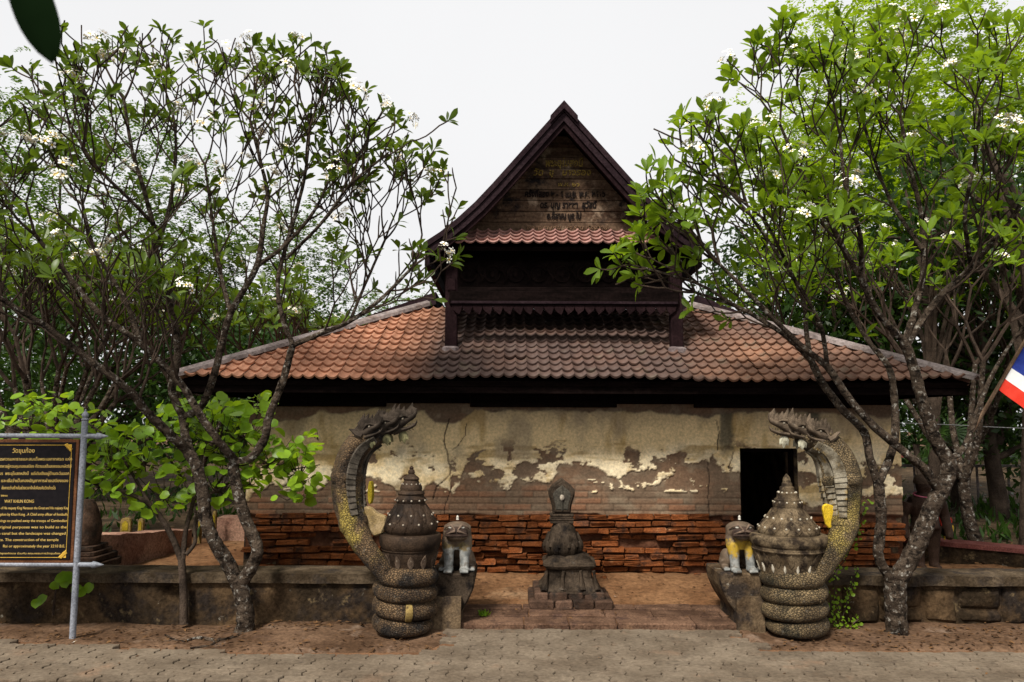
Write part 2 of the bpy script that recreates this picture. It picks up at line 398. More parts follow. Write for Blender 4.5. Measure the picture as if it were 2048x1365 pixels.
# laterite step and slabs in front of the hall
step = empty('forecourt_paving', (.6, 6.4, 0)); step['kind'] = 'structure'
y = 6.235; r = 0
while y < 6.78:
    d = (.24, .2, .17)[min(r, 2)]; x = at(905, 1250, y).x + (0 if r == 0 else random.uniform(-.2, 0)); xe = at(1470, 1250, y).x + .1
    while x < xe:
        wd = random.uniform(.35, .62)
        if r < 2 or random.random() < .6:
            z1 = .064 + .009 * r + random.uniform(-.004, .004)
            MB().box(x + .003, min(x + wd, xe) - .003, y + .003 + random.uniform(-.012, .006) * (r == 0), y + d - .003, -.02, z1).build('paving_slab', M['laterite'], step, bevel=.008, subd=2, rough=.009, rscale=16)
        x += wd
    y += d; r += 1

# ================================================================== the temple hall
T = empty('temple_hall', (.6, YW, 0), 'old low brick temple hall with tiled hip roof and dark wooden gable', 'building')
XL, XR = at(492, 1000, YW).x, at(1804, 1000, YW).x
ZT = at(1130, 800, YW).z
# --- front wall as a relief: plaster sheet, mud render, brick courses, cracks, door opening
st = .0095
gx = np.arange(XL, XR + st, st); gzv = np.arange(-.05, ZT, st)
GX, GZ = np.meshgrid(gx, gzv, indexing='ij')
U, Vv, _ = proj(np.stack([GX.ravel(), np.full(GX.size, YW), GZ.ravel()], 1)); U = U.reshape(GX.shape); Vv = Vv.reshape(GX.shape)
bu = [480, 520, 560, 590, 615, 640, 665, 700, 740, 765, 795, 830, 862, 885, 905, 925, 960, 1000, 1060, 1085, 1105, 1120, 1135, 1165, 1180, 1205, 1240, 1300, 1370, 1385, 1400, 1425, 1445, 1485, 1600, 1640, 1700, 1740, 1810]
bv = [1000, 985, 975, 960, 985, 985, 945, 950, 955, 958, 985, 990, 965, 975, 985, 955, 955, 965, 968, 960, 955, 925, 922, 925, 935, 950, 962, 972, 962, 950, 920, 918, 940, 945, 1005, 1010, 985, 1000, 985]
nb = n3(U / 26, Vv / 26, 2, oct=5, gain=.6) - .5; nl = n3(U / 90, Vv / 70, 4, oct=4) - .5
vb = np.interp(U, bu, bv) + nb * 40 + (n3(U / 7, Vv / 7, 6, oct=3) - .5) * 12
tu = [480, 600, 640, 700, 740, 850, 870, 905, 935, 950, 1100, 1300, 1420, 1450, 1500, 1700, 1800]
tv = [850, 838, 822, 828, 818, 824, 845, 850, 832, 822, 822, 824, 838, 826, 824, 830, 838]
vt = np.interp(U, tu, tv) + nb * 16
plaster = sstep(-2.5, 2.5, vb - Vv) * sstep(-2.5, 2.5, Vv - vt)
holes = sstep(.645, .675, n3(U / 34 + 7, Vv / 24, 8, oct=5, gain=.62) + .16 * sstep(870, 955, Vv) * (U > 900) - .02)
plaster = plaster * (1 - holes * sstep(865, 905, Vv))
frag = sstep(.72, .74, n3(U / 22, Vv / 12, 12, oct=4)) * sstep(0, 6, Vv - vb) * (Vv < 985)
plaster = np.maximum(plaster, frag)
# brick courses
CH, BLn = .0625, .27
crs = np.floor(GZ / CH); zz = GZ / CH - crs; bx_ = GX / BLn + (crs % 2) * .5 + _hash(crs.astype(int), crs.astype(int) * 0, crs.astype(int) * 0, 5) * .3; xx = bx_ - np.floor(bx_)
jn = np.minimum(np.minimum(zz, 1 - zz) * CH, np.minimum(xx, 1 - xx) * BLn)
bid = _hash(np.floor(bx_).astype(int), crs.astype(int), crs.astype(int) * 0, 3)
brick_face = sstep(.002, .010, jn)
zone = sstep(945, 1010, Vv + nl * 50)                      # courses begin to show through the mud
raw = sstep(1028, 1036, Vv + nl * 26)                       # bare eroded zone
H = plaster * .013 + (1 - plaster) * (nb * .008 + zone * (brick_face - 1) * .008 + zone * (bid - .5) * .006)
H = H * (1 - raw) + raw * (-.045 + nb * .07)
cream = np.array([.70, .53, .285]); pale = np.array([.84, .71, .475]); ochre = np.array([.40, .26, .09]); greyg = np.array([.27, .215, .145])
mud = np.array([.135, .092, .06]); mudr = np.array([.16, .098, .06]); rbr = np.array([.24, .095, .045]); soil = np.array([.085, .035, .018])
def lerp(a, b, t): return a * (1 - t[..., None]) + b * t[..., None]
C = lerp(np.broadcast_to(cream, GX.shape + (3,)), pale, sstep(875, 935, Vv + nl * 60) * sstep(.38, .6, n3(U / 60, Vv / 40, 20, oct=4)))
C = lerp(C, ochre, .8 * sstep(.5, .68, n3(U / 45, Vv / 160, 21, oct=5)))
C = lerp(C, ochre * .8, .7 * sstep(.56, .7, n3(U / 70, Vv / 16, 22, oct=5)) * (Vv > 880))
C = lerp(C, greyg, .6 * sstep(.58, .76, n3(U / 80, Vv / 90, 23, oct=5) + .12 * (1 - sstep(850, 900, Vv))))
C = lerp(C, np.array([.62, .52, .35]), .75 * sstep(30, 4, vb - Vv) * sstep(.4, .55, n3(U / 20, Vv / 14, 28, oct=4)))
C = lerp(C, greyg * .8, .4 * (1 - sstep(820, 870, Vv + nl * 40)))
pt = sstep(1434, 1442, U + nb * 14) * (1 - sstep(1462, 1470, U + nb * 14)) * (1 - sstep(885, 915, Vv + nb * 30))
pt2 = sstep(1608, 1616, U + nb * 10) * (1 - sstep(1632, 1642, U + nb * 10)) * (1 - sstep(850, 880, Vv + nb * 30))
C = lerp(C, np.array([.075, .07, .05]), np.maximum(pt, pt2) * .85)
B = lerp(np.broadcast_to(mud, GX.shape + (3,)), mudr, sstep(.4, .65, n3(U / 50, Vv / 30, 25, oct=4)))
B = lerp(B, np.array([.22, .17, .115]), .5 * sstep(.55, .7, n3(U / 30, Vv / 20, 26, oct=5)))
B = lerp(B, rbr * (.35 + .75 * bid[..., None]), zone * brick_face * sstep(.5, .68, bid + nl * .9) * .42)
B = B * (1 - .32 * (zone * (1 - brick_face)))[..., None]
B = lerp(B, soil, raw)
C = lerp(B, C, plaster)
def crack(pts, wpx, dep):
    global H, C
    pts = np.array(pts, float); dmin = np.full(U.shape, 1e9)
    for (a, b) in zip(pts[:-1], pts[1:]):
        ab = b - a; t = np.clip(((U - a[0]) * ab[0] + (Vv - a[1]) * ab[1]) / (ab @ ab), 0, 1)
        dmin = np.minimum(dmin, np.hypot(U - a[0] - t * ab[0] + nb * 7, Vv - a[1] - t * ab[1]))
    k = 1 - sstep(wpx * .4, wpx, dmin); H = H - k * dep; C = lerp(C, np.array([.02, .014, .01]), k * .9)
crack([(898, 838), (890, 865), (889, 885), (897, 908), (899, 935), (901, 950), (888, 962), (872, 975), (866, 1000)], 1.7, .013)
crack([(897, 908), (915, 893), (931, 870), (933, 848)], 1.3, .009)
crack([(905, 972), (893, 1004), (889, 1030), (880, 1055)], 1.4, .009)
crack([(1432, 840), (1437, 870), (1434, 900)], 1.4, .009); crack([(1416, 925), (1418, 990), (1417, 1040)], 1.3, .009)
crack([(1466, 905), (1458, 935)], 1.6, .01)
DX0, DX1, DZ = at(1482, 1000, YW).x, at(1597, 1000, YW).x, at(1540, 897, YW).z
DZ0 = at(1540, 1128, YW).z
Pw = np.stack([GX.ravel(), (YW - H).ravel(), GZ.ravel()], 1)
Q = grid_quads(len(gx), len(gzv)); cen = Pw[Q].mean(1)
Q = Q[~((cen[:, 0] > DX0) & (cen[:, 0] < DX1) & (cen[:, 2] < DZ) & (cen[:, 2] > DZ0))]
wm = NT('wall_surface'); at_ = wm.n('ShaderNodeVertexColor'); at_.layer_name = 'tone'
wc = wm.val(at_.outputs[0], wm.mrange(wm.noise(38, 6, .7), .25, .75, .62, 1.38)); wm.bump(wm.noise(70, 6, .7), .55, .008)
M['wall'] = wm.fin(wc, .92, .15)
me = array_mesh('wall', Pw, Q, origin_of(T))
ca = me.color_attributes.new('tone', 'FLOAT_COLOR', 'POINT')
ca.data.foreach_set('color', np.concatenate([C.reshape(-1, 3), np.ones((C.shape[0] * C.shape[1], 1))], 1).astype(np.float32).ravel())
wall = link('wall', me, T, M['wall'], True)
# reveals and interior
mb = MB(); t = .35
for x0, x1 in ((XL, DX0), (DX1, XR)): mb.box(x0 + .002, x1, YW + .07, YW + t, -.05, ZT)
mb.box(DX0, DX1, YW + .07, YW + t, DZ, ZT); mb.box(DX0, DX1, YW + .02, YW + t, -.05, DZ0)
mb.build('wall_core', M['pier'], T)
MB().box(XL - .02, XL + .3, YW + .05, 13.0, -.05, ZT).build('side_wall', M['pier'], T)
MB().box(XR - .3, XR + .01, YW + .05, 13.0, -.05, ZT).build('side_wall', M['pier'], T)
MB().box(XL, XR, 12.9, 13.2, -.05, ZT).build('back_wall', M['pier'], T)
df = empty('door_frame', (0, 0, 0)); df.parent = T; df.location = (0, 0, 0)
for (x0, x1, z0, z1, nm) in ((DX0 + .002, DX0 + .025, DZ0, DZ - .002, 'jamb'), (DX1 - .025, DX1 - .002, DZ0, DZ - .002, 'jamb'), (DX0 + .025, DX1 - .025, DZ - .04, DZ - .002, 'lintel'), (DX0 - .02, DX1 + .02, DZ0, DZ0 + .03, 'threshold')):
    yy = YW - .03 if nm == 'threshold' else YW + .1
    MB().box(x0, x1, yy, YW + .2, z0, z1).build(nm, M['pier'] if nm == 'threshold' else M['darkwood'], df, bevel=.004)
MB().box(DX0 + .03, DX0 + .07, YW + .2, YW + .75, DZ0 + .03, DZ - .06).build('door_leaf', M['darkwood'], T, bevel=.004)
MB().box(XL + .3, XR - .3, YW + .35, 12.9, DZ0 - .1, DZ0).build('interior_floor', M['inside'], T)
# --- eroded bricks, each its own piece
def brick_mesh(seed):
    r = random.Random(seed); b = MB().box(-.11, .11, -.075, .075, -.0225, .0225); me = bpy.data.meshes.new('brick'); me.from_pydata(b.v, [], b.f)
    bm = bmesh.new(); bm.from_mesh(me); bmesh.ops.bevel(bm, geom=list(bm.edges), offset=.0075, segments=1, affect='EDGES', profile=.6)
    for v in bm.verts: v.co += Vector((r.uniform(-.011, .011), r.uniform(-.012, .012), r.uniform(-.0042, .0042)))
    bm.to_mesh(me); bm.free(); me.materials.append(M['brick']); return me
bms = [brick_mesh(s) for s in range(9)]
off = origin_of(wall)
zb0 = at(1130, 1152, YW).z - .03; nc = 0
for c in range(11):
    zc = zb0 + (c + .5) * CH
    if zc > at(1130, 1028, YW).z: break
    x = XL + random.uniform(-.2, 0)
    while x < XR - .05:
        L = random.choice((random.uniform(.1, .17), random.uniform(.19, .27), random.uniform(.19, .27)))
        xm = x + L / 2; u_, v_, _d = proj([(xm, YW, zc)])
        if not (DX0 - .04 < xm < DX1 + .06 and zc > DZ0 - .02) and x > XL - .02 and x + L < XR + .03:
            top = c >= 7; ero = math.sin(xm * 2.1 + c) * .02
            hol = float(fbm(np.array([[xm * 2.2, zc * 7, 3.3]]), 3, 9)[0])
            if random.random() < (.97 if top else (.96 if hol < .6 else .55)):
                o = link('brick', random.choice(bms), wall); nc += 1
                dpt = random.triangular(-.015, .06, .025) - max(0, hol - .45) * .25 if not top else random.uniform(.01, .025)
                if random.random() < .08 and not top: dpt += .035
                o.location = Vector((xm, YW + .045 - dpt + ero * .6 * (not top), zc + random.uniform(-.005, .005) + .007 * math.sin(xm * 1.7 + c * .6))) - off
                o.scale = (L / .22 * random.uniform(.93, .99), 1, random.uniform(.86, 1.16)); o.rotation_euler = (random.uniform(-.05, .05), random.uniform(-.025, .025), random.uniform(-.05, .05))
        x += L
# fallen rubble bricks at the wall foot
for i in range(16):
    x = random.uniform(XL + .2, XR - .2); y = YW - random.uniform(.06, .3)
    o = link('brick', random.choice(bms), wall); o.location = Vector((x, y, .125)) - off; o.scale = (random.uniform(.3, .7), random.uniform(.35, .6), random.uniform(.6, 1)); o.rotation_euler = (random.uniform(-.2, .2), random.uniform(-.2, .2), random.uniform(0, 3))
# --- boards between wall head and eave
zb = at(1130, 822, YW - .05).z
zs_ = at(1130, 775, YW).z
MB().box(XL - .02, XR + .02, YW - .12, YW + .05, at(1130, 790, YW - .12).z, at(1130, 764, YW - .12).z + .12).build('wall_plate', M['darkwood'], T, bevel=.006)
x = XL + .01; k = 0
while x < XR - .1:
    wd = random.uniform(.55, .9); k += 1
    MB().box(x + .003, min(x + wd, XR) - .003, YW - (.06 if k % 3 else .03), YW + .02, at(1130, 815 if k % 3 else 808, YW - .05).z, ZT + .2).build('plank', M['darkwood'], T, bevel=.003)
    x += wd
# --- skirt roof
SL = math.radians(25); cs, sn = math.cos(SL), math.sin(SL)
E0 = at(1100, 757, YE); ZE = E0.z
EXL, EXR = at(352, 748, YE).x, at(1942, 762, YE).x
DEP = 2.1; RT = DEP / cs; YT = YE + DEP; ZTt = ZE + DEP * math.tan(SL)
UXL, UXR = EXL + DEP, EXR - DEP
YBK = 13.6
roof = empty('roof', (0, 0, 0)); roof.parent = T
def slab(P, th, mat, name, par):
    P = [Vector(p) for p in P]; n = (P[1] - P[0]).cross(P[2] - P[0]).normalized()
    if n.z < 0: n = -n
    k = len(P); b = MB().add(P + [p - n * th for p in P], [tuple(range(k)), tuple(range(2 * k - 1, k - 1, -1))] + [(i, (i + 1) % k, (i + 1) % k + k, i + k) for i in range(k)])
    return b.build(name, mat, par)
lo = -.03
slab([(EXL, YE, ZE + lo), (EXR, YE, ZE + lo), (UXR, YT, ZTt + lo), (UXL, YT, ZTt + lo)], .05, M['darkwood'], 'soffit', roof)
tmat = NT('roof_tile')
col = tmat.ramp(tmat.noise(1.2, 4), [(.4, (.13, .062, .038)), (.6, (.235, .115, .066))])
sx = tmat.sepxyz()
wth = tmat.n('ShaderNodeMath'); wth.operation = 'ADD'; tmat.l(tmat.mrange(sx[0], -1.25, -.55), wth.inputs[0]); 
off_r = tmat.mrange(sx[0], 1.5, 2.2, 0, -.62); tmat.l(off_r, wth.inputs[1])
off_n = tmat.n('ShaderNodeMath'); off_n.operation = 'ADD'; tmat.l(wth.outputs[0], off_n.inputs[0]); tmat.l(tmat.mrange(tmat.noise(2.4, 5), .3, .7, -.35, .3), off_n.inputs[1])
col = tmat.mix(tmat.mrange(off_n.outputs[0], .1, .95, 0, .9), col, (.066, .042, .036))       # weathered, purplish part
col = tmat.mix(tmat.mrange(tmat.noise(5, 5), .58, .72, 0, .7), col, (.12, .095, .065))
orange = tmat.mrange(sx[0], -.75, -1.3)
col = tmat.mix(orange, col, tmat.ramp(tmat.noise(2.5, 4), [(.38, (.26, .112, .062)), (.62, (.36, .17, .10))]))
col = tmat.val(col, tmat.mrange(tmat.rand(), 0, 1, .86, 1.14)); col = tmat.val(col, tmat.mrange(tmat.noise(45, 4, .7), .3, .7, .76, 1.24))
tmat.bump(tmat.noise(60, 4), .25, .004); M['tile'] = tmat.fin(col, .7, .3)
WV, ROWS = .109, 14; TWd = 2 * WV; RP = RT / ROWS
def tile_mesh(wd, ln, h, seg=6, lip=.02):
    """two-wave tile; x across, y up the slope from its lower lip, z off the roof"""
    ns = seg * 2 + 1; V = []; 
    for j, (yy, dz) in enumerate(((0, .03), (ln, .004))):
        for i in range(ns):
            tt = (i / seg) % 1.0; zc = h * (1 - math.sin(PI * tt) ** .75)
            V.append((wd * i / (ns - 1), yy, zc + dz))
    V += [(v[0], v[1] + .002, v[2] - lip) for v in V[:ns]]
    Fc = [(i, i + 1, ns + i + 1, ns + i) for i in range(ns - 1)] + [(2 * ns + i, 2 * ns + i + 1, i + 1, i) for i in range(ns - 1)]
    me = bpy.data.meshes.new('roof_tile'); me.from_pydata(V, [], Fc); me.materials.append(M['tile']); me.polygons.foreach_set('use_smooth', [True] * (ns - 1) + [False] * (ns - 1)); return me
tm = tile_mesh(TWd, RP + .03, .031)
nrm = Vector((0, -sn, cs)); up = Vector((0, cs, sn))
ncol = int(math.ceil((EXR - EXL) / TWd)); nt_ = 0
for rI in range(ROWS):
    for cI in range(ncol):
        x0 = EXL + cI * TWd; s0 = rI * RP
        inset0, inset1 = s0 * cs, (s0 + RP) * cs
        if x0 + TWd < EXL + inset0 + .02 or x0 > EXR - inset0 - .02: continue
        base = Vector((x0, YE - .05, ZE - .05 * math.tan(SL) + .014 * math.sin(x0 * 1.7 + 1) - .006 * math.sin(x0 * 4.3))) + up * (s0 + random.gauss(0, .004)) + nrm * random.uniform(-.003, .004)
        full = x0 > EXL + inset1 and x0 + TWd < EXR - inset1
        Mx = Matrix(((1, 0, 0, base.x), (0, up.y, nrm.y, base.y), (0, up.z, nrm.z, base.z), (0, 0, 0, 1)))
        if full: me = tm
        else:
            bm = bmesh.new(); bm.from_mesh(tm)
            for sgn, ex in ((1, EXL), (-1, EXR)):
                # hip line in tile coordinates: x0 + x = ex + sgn*(s0+y)*cs
                pc = Vector((ex - x0 + sgn * s0 * cs, 0, 0)); dr = Vector((sgn * cs, 1, 0)).normalized(); pn = Vector((dr.y, -dr.x, 0)) * sgn
                bmesh.ops.bisect_plane(bm, geom=bm.verts[:] + bm.edges[:] + bm.faces[:], plane_co=pc, plane_no=-pn, clear_outer=True)
            if not bm.faces: bm.free(); continue
            me = bpy.data.meshes.new('roof_tile'); bm.to_mesh(me); bm.free()
            if not me.materials: me.materials.append(M['tile'])
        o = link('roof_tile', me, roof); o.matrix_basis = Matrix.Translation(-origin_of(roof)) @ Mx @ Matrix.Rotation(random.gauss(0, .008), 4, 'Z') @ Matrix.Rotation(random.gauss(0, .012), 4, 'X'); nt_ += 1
# side and rear slopes, hips
for sgn, ex, ux in ((-1, EXL, UXL), (1, EXR, UXR)):
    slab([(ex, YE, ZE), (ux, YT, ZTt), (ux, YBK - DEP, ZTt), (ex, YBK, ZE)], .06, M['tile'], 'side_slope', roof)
    a, b = Vector((ex - sgn * .0, YE - .06, ZE + .02)), Vector((ux, YT, ZTt + .04)); dv = (b - a).normalized(); sd = Vector((1, 0, 0)) if sgn < 0 else Vector((-1, 0, 0))
    sd = (Vector((1, 0, 0)) * -sgn); sd = (sd - dv * sd.dot(dv)).normalized(); nn = dv.cross(sd).normalized(); nn = nn if nn.z > 0 else -nn
    L = (b - a).length; mb = MB(); wd = .075
    prof = [(-.10, -.05), (-.075, .018), (0, .042), (.075, .03), (.10, -.0), (.075, .012), (0, .02), (-.07, .0)]
    mb.prism([(p[0] * .85, p[1]) for p in prof], lambda p, q, d: a + sd * p + nn * q + dv * d, -.02, L)
    mb.build('hip_cap', M['cap'], roof)
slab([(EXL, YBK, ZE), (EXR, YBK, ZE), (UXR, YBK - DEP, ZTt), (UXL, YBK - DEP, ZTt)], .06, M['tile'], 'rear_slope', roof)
MB().box(EXL + .05, EXR - .05, YE + .035, YE + .06, ZE - .14, ZE - .02).build('fascia', M['darkwood'], T)
for sgn, ex in ((-1, EXL), (1, EXR)):
    MB().box(min(ex, ex - sgn * .05), max(ex, ex - sgn * .05), YE + .05, YBK - .05, ZE - .14, ZE - .03).build('fascia', M['darkwood'], T)
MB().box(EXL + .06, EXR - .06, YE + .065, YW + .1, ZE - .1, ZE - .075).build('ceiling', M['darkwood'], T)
M['collar'] = surf('mortar_dirt', (.11, .085, .085), (.2, .165, .16), 12)
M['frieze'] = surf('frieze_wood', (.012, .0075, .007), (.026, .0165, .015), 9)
# --- upper body: posts, beam, fringe, carved frieze
XC = at(1130, 300, 8.0).x
YP = 8.02
def zv(v, Y): return at(1130, v, Y).z
def roofz(Y): return ZE + (Y - YE) * math.tan(SL)
pxl, pxr = at(903, 650, YP).x, at(1352, 650, YP).x
for x in (pxl, pxr):
    p = MB().box(x - .062, x + .062, YP - .06, YP + .06, roofz(YP) - .05, zv(500, YP)).build('post', M['post'], T, bevel=.008)
    MB().lathe([(.095, -.04), (.09, .0), (.072, .016), (.066, .02)], 12, (x, YP - .01, roofz(YP) + .01), sq=6).build('mortar_collar', M['collar'], T, rough=.012)
    MB().box(x - .045, x + .045, YP - .075, YP - .061, zv(585, YP), zv(560, YP)).build('post_block', M['post'], T, bevel=.01)
bz0, bz1 = zv(612, YP), zv(586, YP)
MB().box(pxl - .02, pxr + .02, YP - .085, YP - .062, bz0, bz1).build('tie_beam', M['darkwood'], T, bevel=.005)
MB().box(pxl + .06, pxr - .06, YP - .055, YP - .02, bz0 + .03, bz1 + .05).build('tie_beam', M['darkwood'], T, bevel=.005)
MB().box(pxl, pxr, YP - .11, YP - .088, bz0 + .002, bz0 + .03).build('moulding', M['barge'], T, bevel=.004)
nf = 22; fw = (pxr - pxl - .02) / nf; fh = bz0 - zv(632, YP)
pend = []
for s in range(2):
    sg = 1 if s == 0 else -1
    out = [(-.5, 1), (.5, 1), (.52, .75), (.42, .42), (.2 + .12 * sg, .15), (.22 * sg, -.05), (-.1 + .05 * sg, .12), (-.36, .38), (-.5, .7)]
    pend.append(MB().prism([(a * fw * .98, (b - 1) * fh) for a, b in out], lambda a, b, d: (a, d, b), -.012, .012).mesh('fringe_pendant', bevel=.003))
    pend[-1].materials.append(M['post'])
for i in range(nf):
    o = link('fringe_pendant', pend[0 if i < nf / 2 else 1], T); o.location = Vector((pxl + .01 + fw * (i + .5), YP - .075, bz0 - .001)) - origin_of(T)
YF = 8.28
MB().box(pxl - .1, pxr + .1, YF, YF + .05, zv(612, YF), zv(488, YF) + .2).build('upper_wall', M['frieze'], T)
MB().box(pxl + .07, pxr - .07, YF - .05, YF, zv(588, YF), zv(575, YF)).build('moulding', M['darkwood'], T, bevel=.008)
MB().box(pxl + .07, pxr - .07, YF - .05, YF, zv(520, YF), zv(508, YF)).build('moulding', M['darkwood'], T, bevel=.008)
fr = empty('carved_frieze', (0, 0, 0)); fr.parent = T
zc = zv(549, YF); k = 9
for i in range(k):
    x = pxl + .16 + (pxr - pxl - .32) * i / (k - 1); R = .085
    th = np.linspace(0, 2 * PI, 17)[:-1]
    MB().tube([(x + R * math.cos(a), YF - .02, zc + R * math.sin(a)) for a in list(th) + [0.0, .4]], .014, 6, cap=False).build('ring', M['frieze'], fr, True)
    MB().ball((x, YF - .01, zc), (.035, .02, .045)).build('boss', M['frieze'], fr, True)
    if i < k - 1:
        xm = x + (pxr - pxl - .32) / (k - 1) / 2
        for sg in (1, -1):
            MB().tube([(xm, YF - .015, zc - sg * .11), (xm + .03 * sg, YF - .03, zc - sg * .06), (xm, YF - .03, zc), (xm - .035 * sg, YF - .03, zc + sg * .04), (xm, YF - .015, zc + sg * .10)], [.006, .014, .012, .012, .003], 6).build('scroll', M['frieze'], fr, True)
# --- small tiled eave below the gable boards
ya, yb = 7.86, 8.16; za, zb_ = zv(491, ya), zv(464, yb)
s2 = math.atan2(zb_ - za, yb - ya); r2 = math.hypot(yb - ya, zb_ - za); up2 = Vector((0, math.cos(s2), math.sin(s2))); n2 = Vector((0, -math.sin(s2), math.cos(s2)))
ex0, ex1 = XC - 1.16, XC + 1.16
sm = tile_mesh(.236, r2 / 4 + .025, .03, lip=.016); sm.materials.clear(); sm.materials.append(surf('pent_tile', (.24, .125, .105), (.36, .2, .17), 2.5, [((.14, .09, .08), 6, .56, .7)], rough=.7, rand=.12))
pe = empty('pent_eave', (0, 0, 0)); pe.parent = T
slab([(ex0, ya + .02, za - .02), (ex1, ya + .02, za - .02), (ex1, yb + .1, zb_ + .06), (ex0, yb + .1, zb_ + .06)], .04, M['darkwood'], 'soffit', pe)
for rI in range(4):
    for cI in range(int((ex1 - ex0) / .236)):
        b = Vector((ex0 + cI * .236, ya, za)) + up2 * (rI * r2 / 4)
        o = link('roof_tile', sm, pe); o.matrix_basis = Matrix.Translation(-origin_of(pe)) @ Matrix(((1, 0, 0, b.x), (0, up2.y, n2.y, b.y), (0, up2.z, n2.z, b.z), (0, 0, 0, 1)))
# --- gable roof, barge boards
px = [(1128, 207), (1085, 255), (1035, 311), (985, 367), (950, 404), (915, 436), (880, 464), (846, 486)]
pr = [(at(u, v, YB).x - at(1128, 207, YB).x, at(u, v, YB).z) for u, v in px]; XA = at(1128, 207, YB).x
def offs(pl, t):
    out = []
    for i, p in enumerate(pl):
        a, b = pl[max(i - 1, 0)], pl[min(i + 1, len(pl) - 1)]; dx, dz = b[0] - a[0], b[1] - a[1]; L = math.hypot(dx, dz); nx, nz = (dz / L, -dx / L)
        if nz > 0: nx, nz = -nx, -nz
        if i == 0: out.append((0, p[1] - t / max(.3, abs(nz))))
        else: out.append((p[0] + nx * t, p[1] + nz * t))
    return out
def barge(sgn, t0, t1, y0, y1, name, mat):
    A, B = offs(pr, t0), offs(pr, t1); n = len(A); poly = A + B[::-1]
    V = [(XA - sgn * p[0] * -1 if False else XA + sgn * p[0], y0, p[1]) for p in poly] + [(XA + sgn * p[0], y1, p[1]) for p in poly]; m = 2 * n
    Fc = []
    for i in range(n - 1):
        Fc += [(i, i + 1, m - 2 - i, m - 1 - i), (m + i, m + i + 1, 2 * m - 2 - i, 2 * m - 1 - i)]
    Fc += [(i, (i + 1) % m, m + (i + 1) % m, m + i) for i in range(m)]
    return MB().add(V, Fc).build(name, mat, T)
for sgn in (1, -1):
    barge(sgn, 0, .052, YB, YB + .16, 'barge_cap', M['barge']); barge(sgn, .054, .16, YB + .045, YB + .085, 'barge_board', M['post'])
    barge(sgn, .056, .115, YB + .02, YB + .043, 'barge_strip', M['barge'])
    barge(sgn, .012, .09, YB + .165, 11.8, 'gable_slope', M['darkwood'])
    xe_ = XA + sgn * pr[-1][0]; MB().box(min(xe_, xe_ - sgn * np.sign(pr[-1][0]) * .05), max(xe_, xe_ - sgn * np.sign(pr[-1][0]) * .05), YB + .17, 11.8, pr[-1][1] - .2, pr[-1][1] - .02).build('eave_board', M['barge'], T)
    A = offs(pr, -.006); e = (A[1][0] * .62, A[0][1] + (A[1][1] - A[0][1]) * .62)
    MB().add([(XA, YB - .03, A[0][1] + .012), (XA + sgn * e[0], YB - .03, e[1] + .012), (XA + sgn * e[0], YB + .3, e[1] + .012), (XA, YB + .3, A[0][1] + .012),
              (XA, YB - .03, A[0][1] - .07), (XA + sgn * e[0], YB - .03, e[1] - .06), (XA + sgn * e[0], YB + .3, e[1] - .06), (XA, YB + .3, A[0][1] - .07)],
             [(0, 1, 2, 3), (4, 7, 6, 5), (0, 4, 5, 1), (1, 5, 6, 2), (2, 6, 7, 3), (3, 7, 4, 0)]).build('ridge_cap', M['barge'], T)
# rear hip boards rising beyond the skirt
for sgn, (u0, v0), (u1, v1) in ((1, (735, 632), (872, 584)), (-1, (1395, 590), (1500, 632))):
    a, b = at(u0, v0, 9.8), at(u1, v1, 9.8)
    MB().add([a, b, b - Vector((0, 0, .16)), a - Vector((0, 0, .10))] + [p + Vector((0, 1.4, 0)) for p in (a, b, b - Vector((0, 0, .16)), a - Vector((0, 0, .10)))],
             [(0, 1, 2, 3), (4, 7, 6, 5), (0, 4, 5, 1), (1, 5, 6, 2), (2, 6, 7, 3), (3, 7, 4, 0)]).build('rear_roof', M['barge'], T)
# --- gable planks
YG = 8.14; z = zb_ - .02; ih = .118; prof_in = offs(pr, .03); gw = empty('gable_wall', (0, 0, 0)); gw.parent = T
def halfw(z): return np.interp(-z, [-p[1] for p in prof_in], [abs(p[0]) for p in prof_in])
MB().add([(XA - 1.1, YG + .06, zb_ - .3), (XA + 1.1, YG + .06, zb_ - .3), (XA, YG + .06, pr[0][1] - .1)], [(0, 1, 2)]).build('backing', M['darkwood'], gw)
while z < pr[0][1] - .25:
    h0, h1 = float(halfw(z)), float(halfw(z + ih)); yj = random.uniform(-.004, .004)
    MB().add([(XA - h0, YG + yj, z + .003), (XA + h0, YG + yj, z + .003), (XA + h1, YG + yj, z + ih - .003), (XA - h1, YG + yj, z + ih - .003),
              (XA - h0, YG + .025, z + .003), (XA + h0, YG + .025, z + .003), (XA + h1, YG + .025, z + ih - .003), (XA - h1, YG + .025, z + ih - .003)],
             [(0, 1, 2, 3), (4, 7, 6, 5), (0, 4, 5, 1), (1, 5, 6, 2), (2, 6, 7, 3), (3, 7, 4, 0)]).build('plank', M['plank'], gw, bevel=.002)
    z += ih
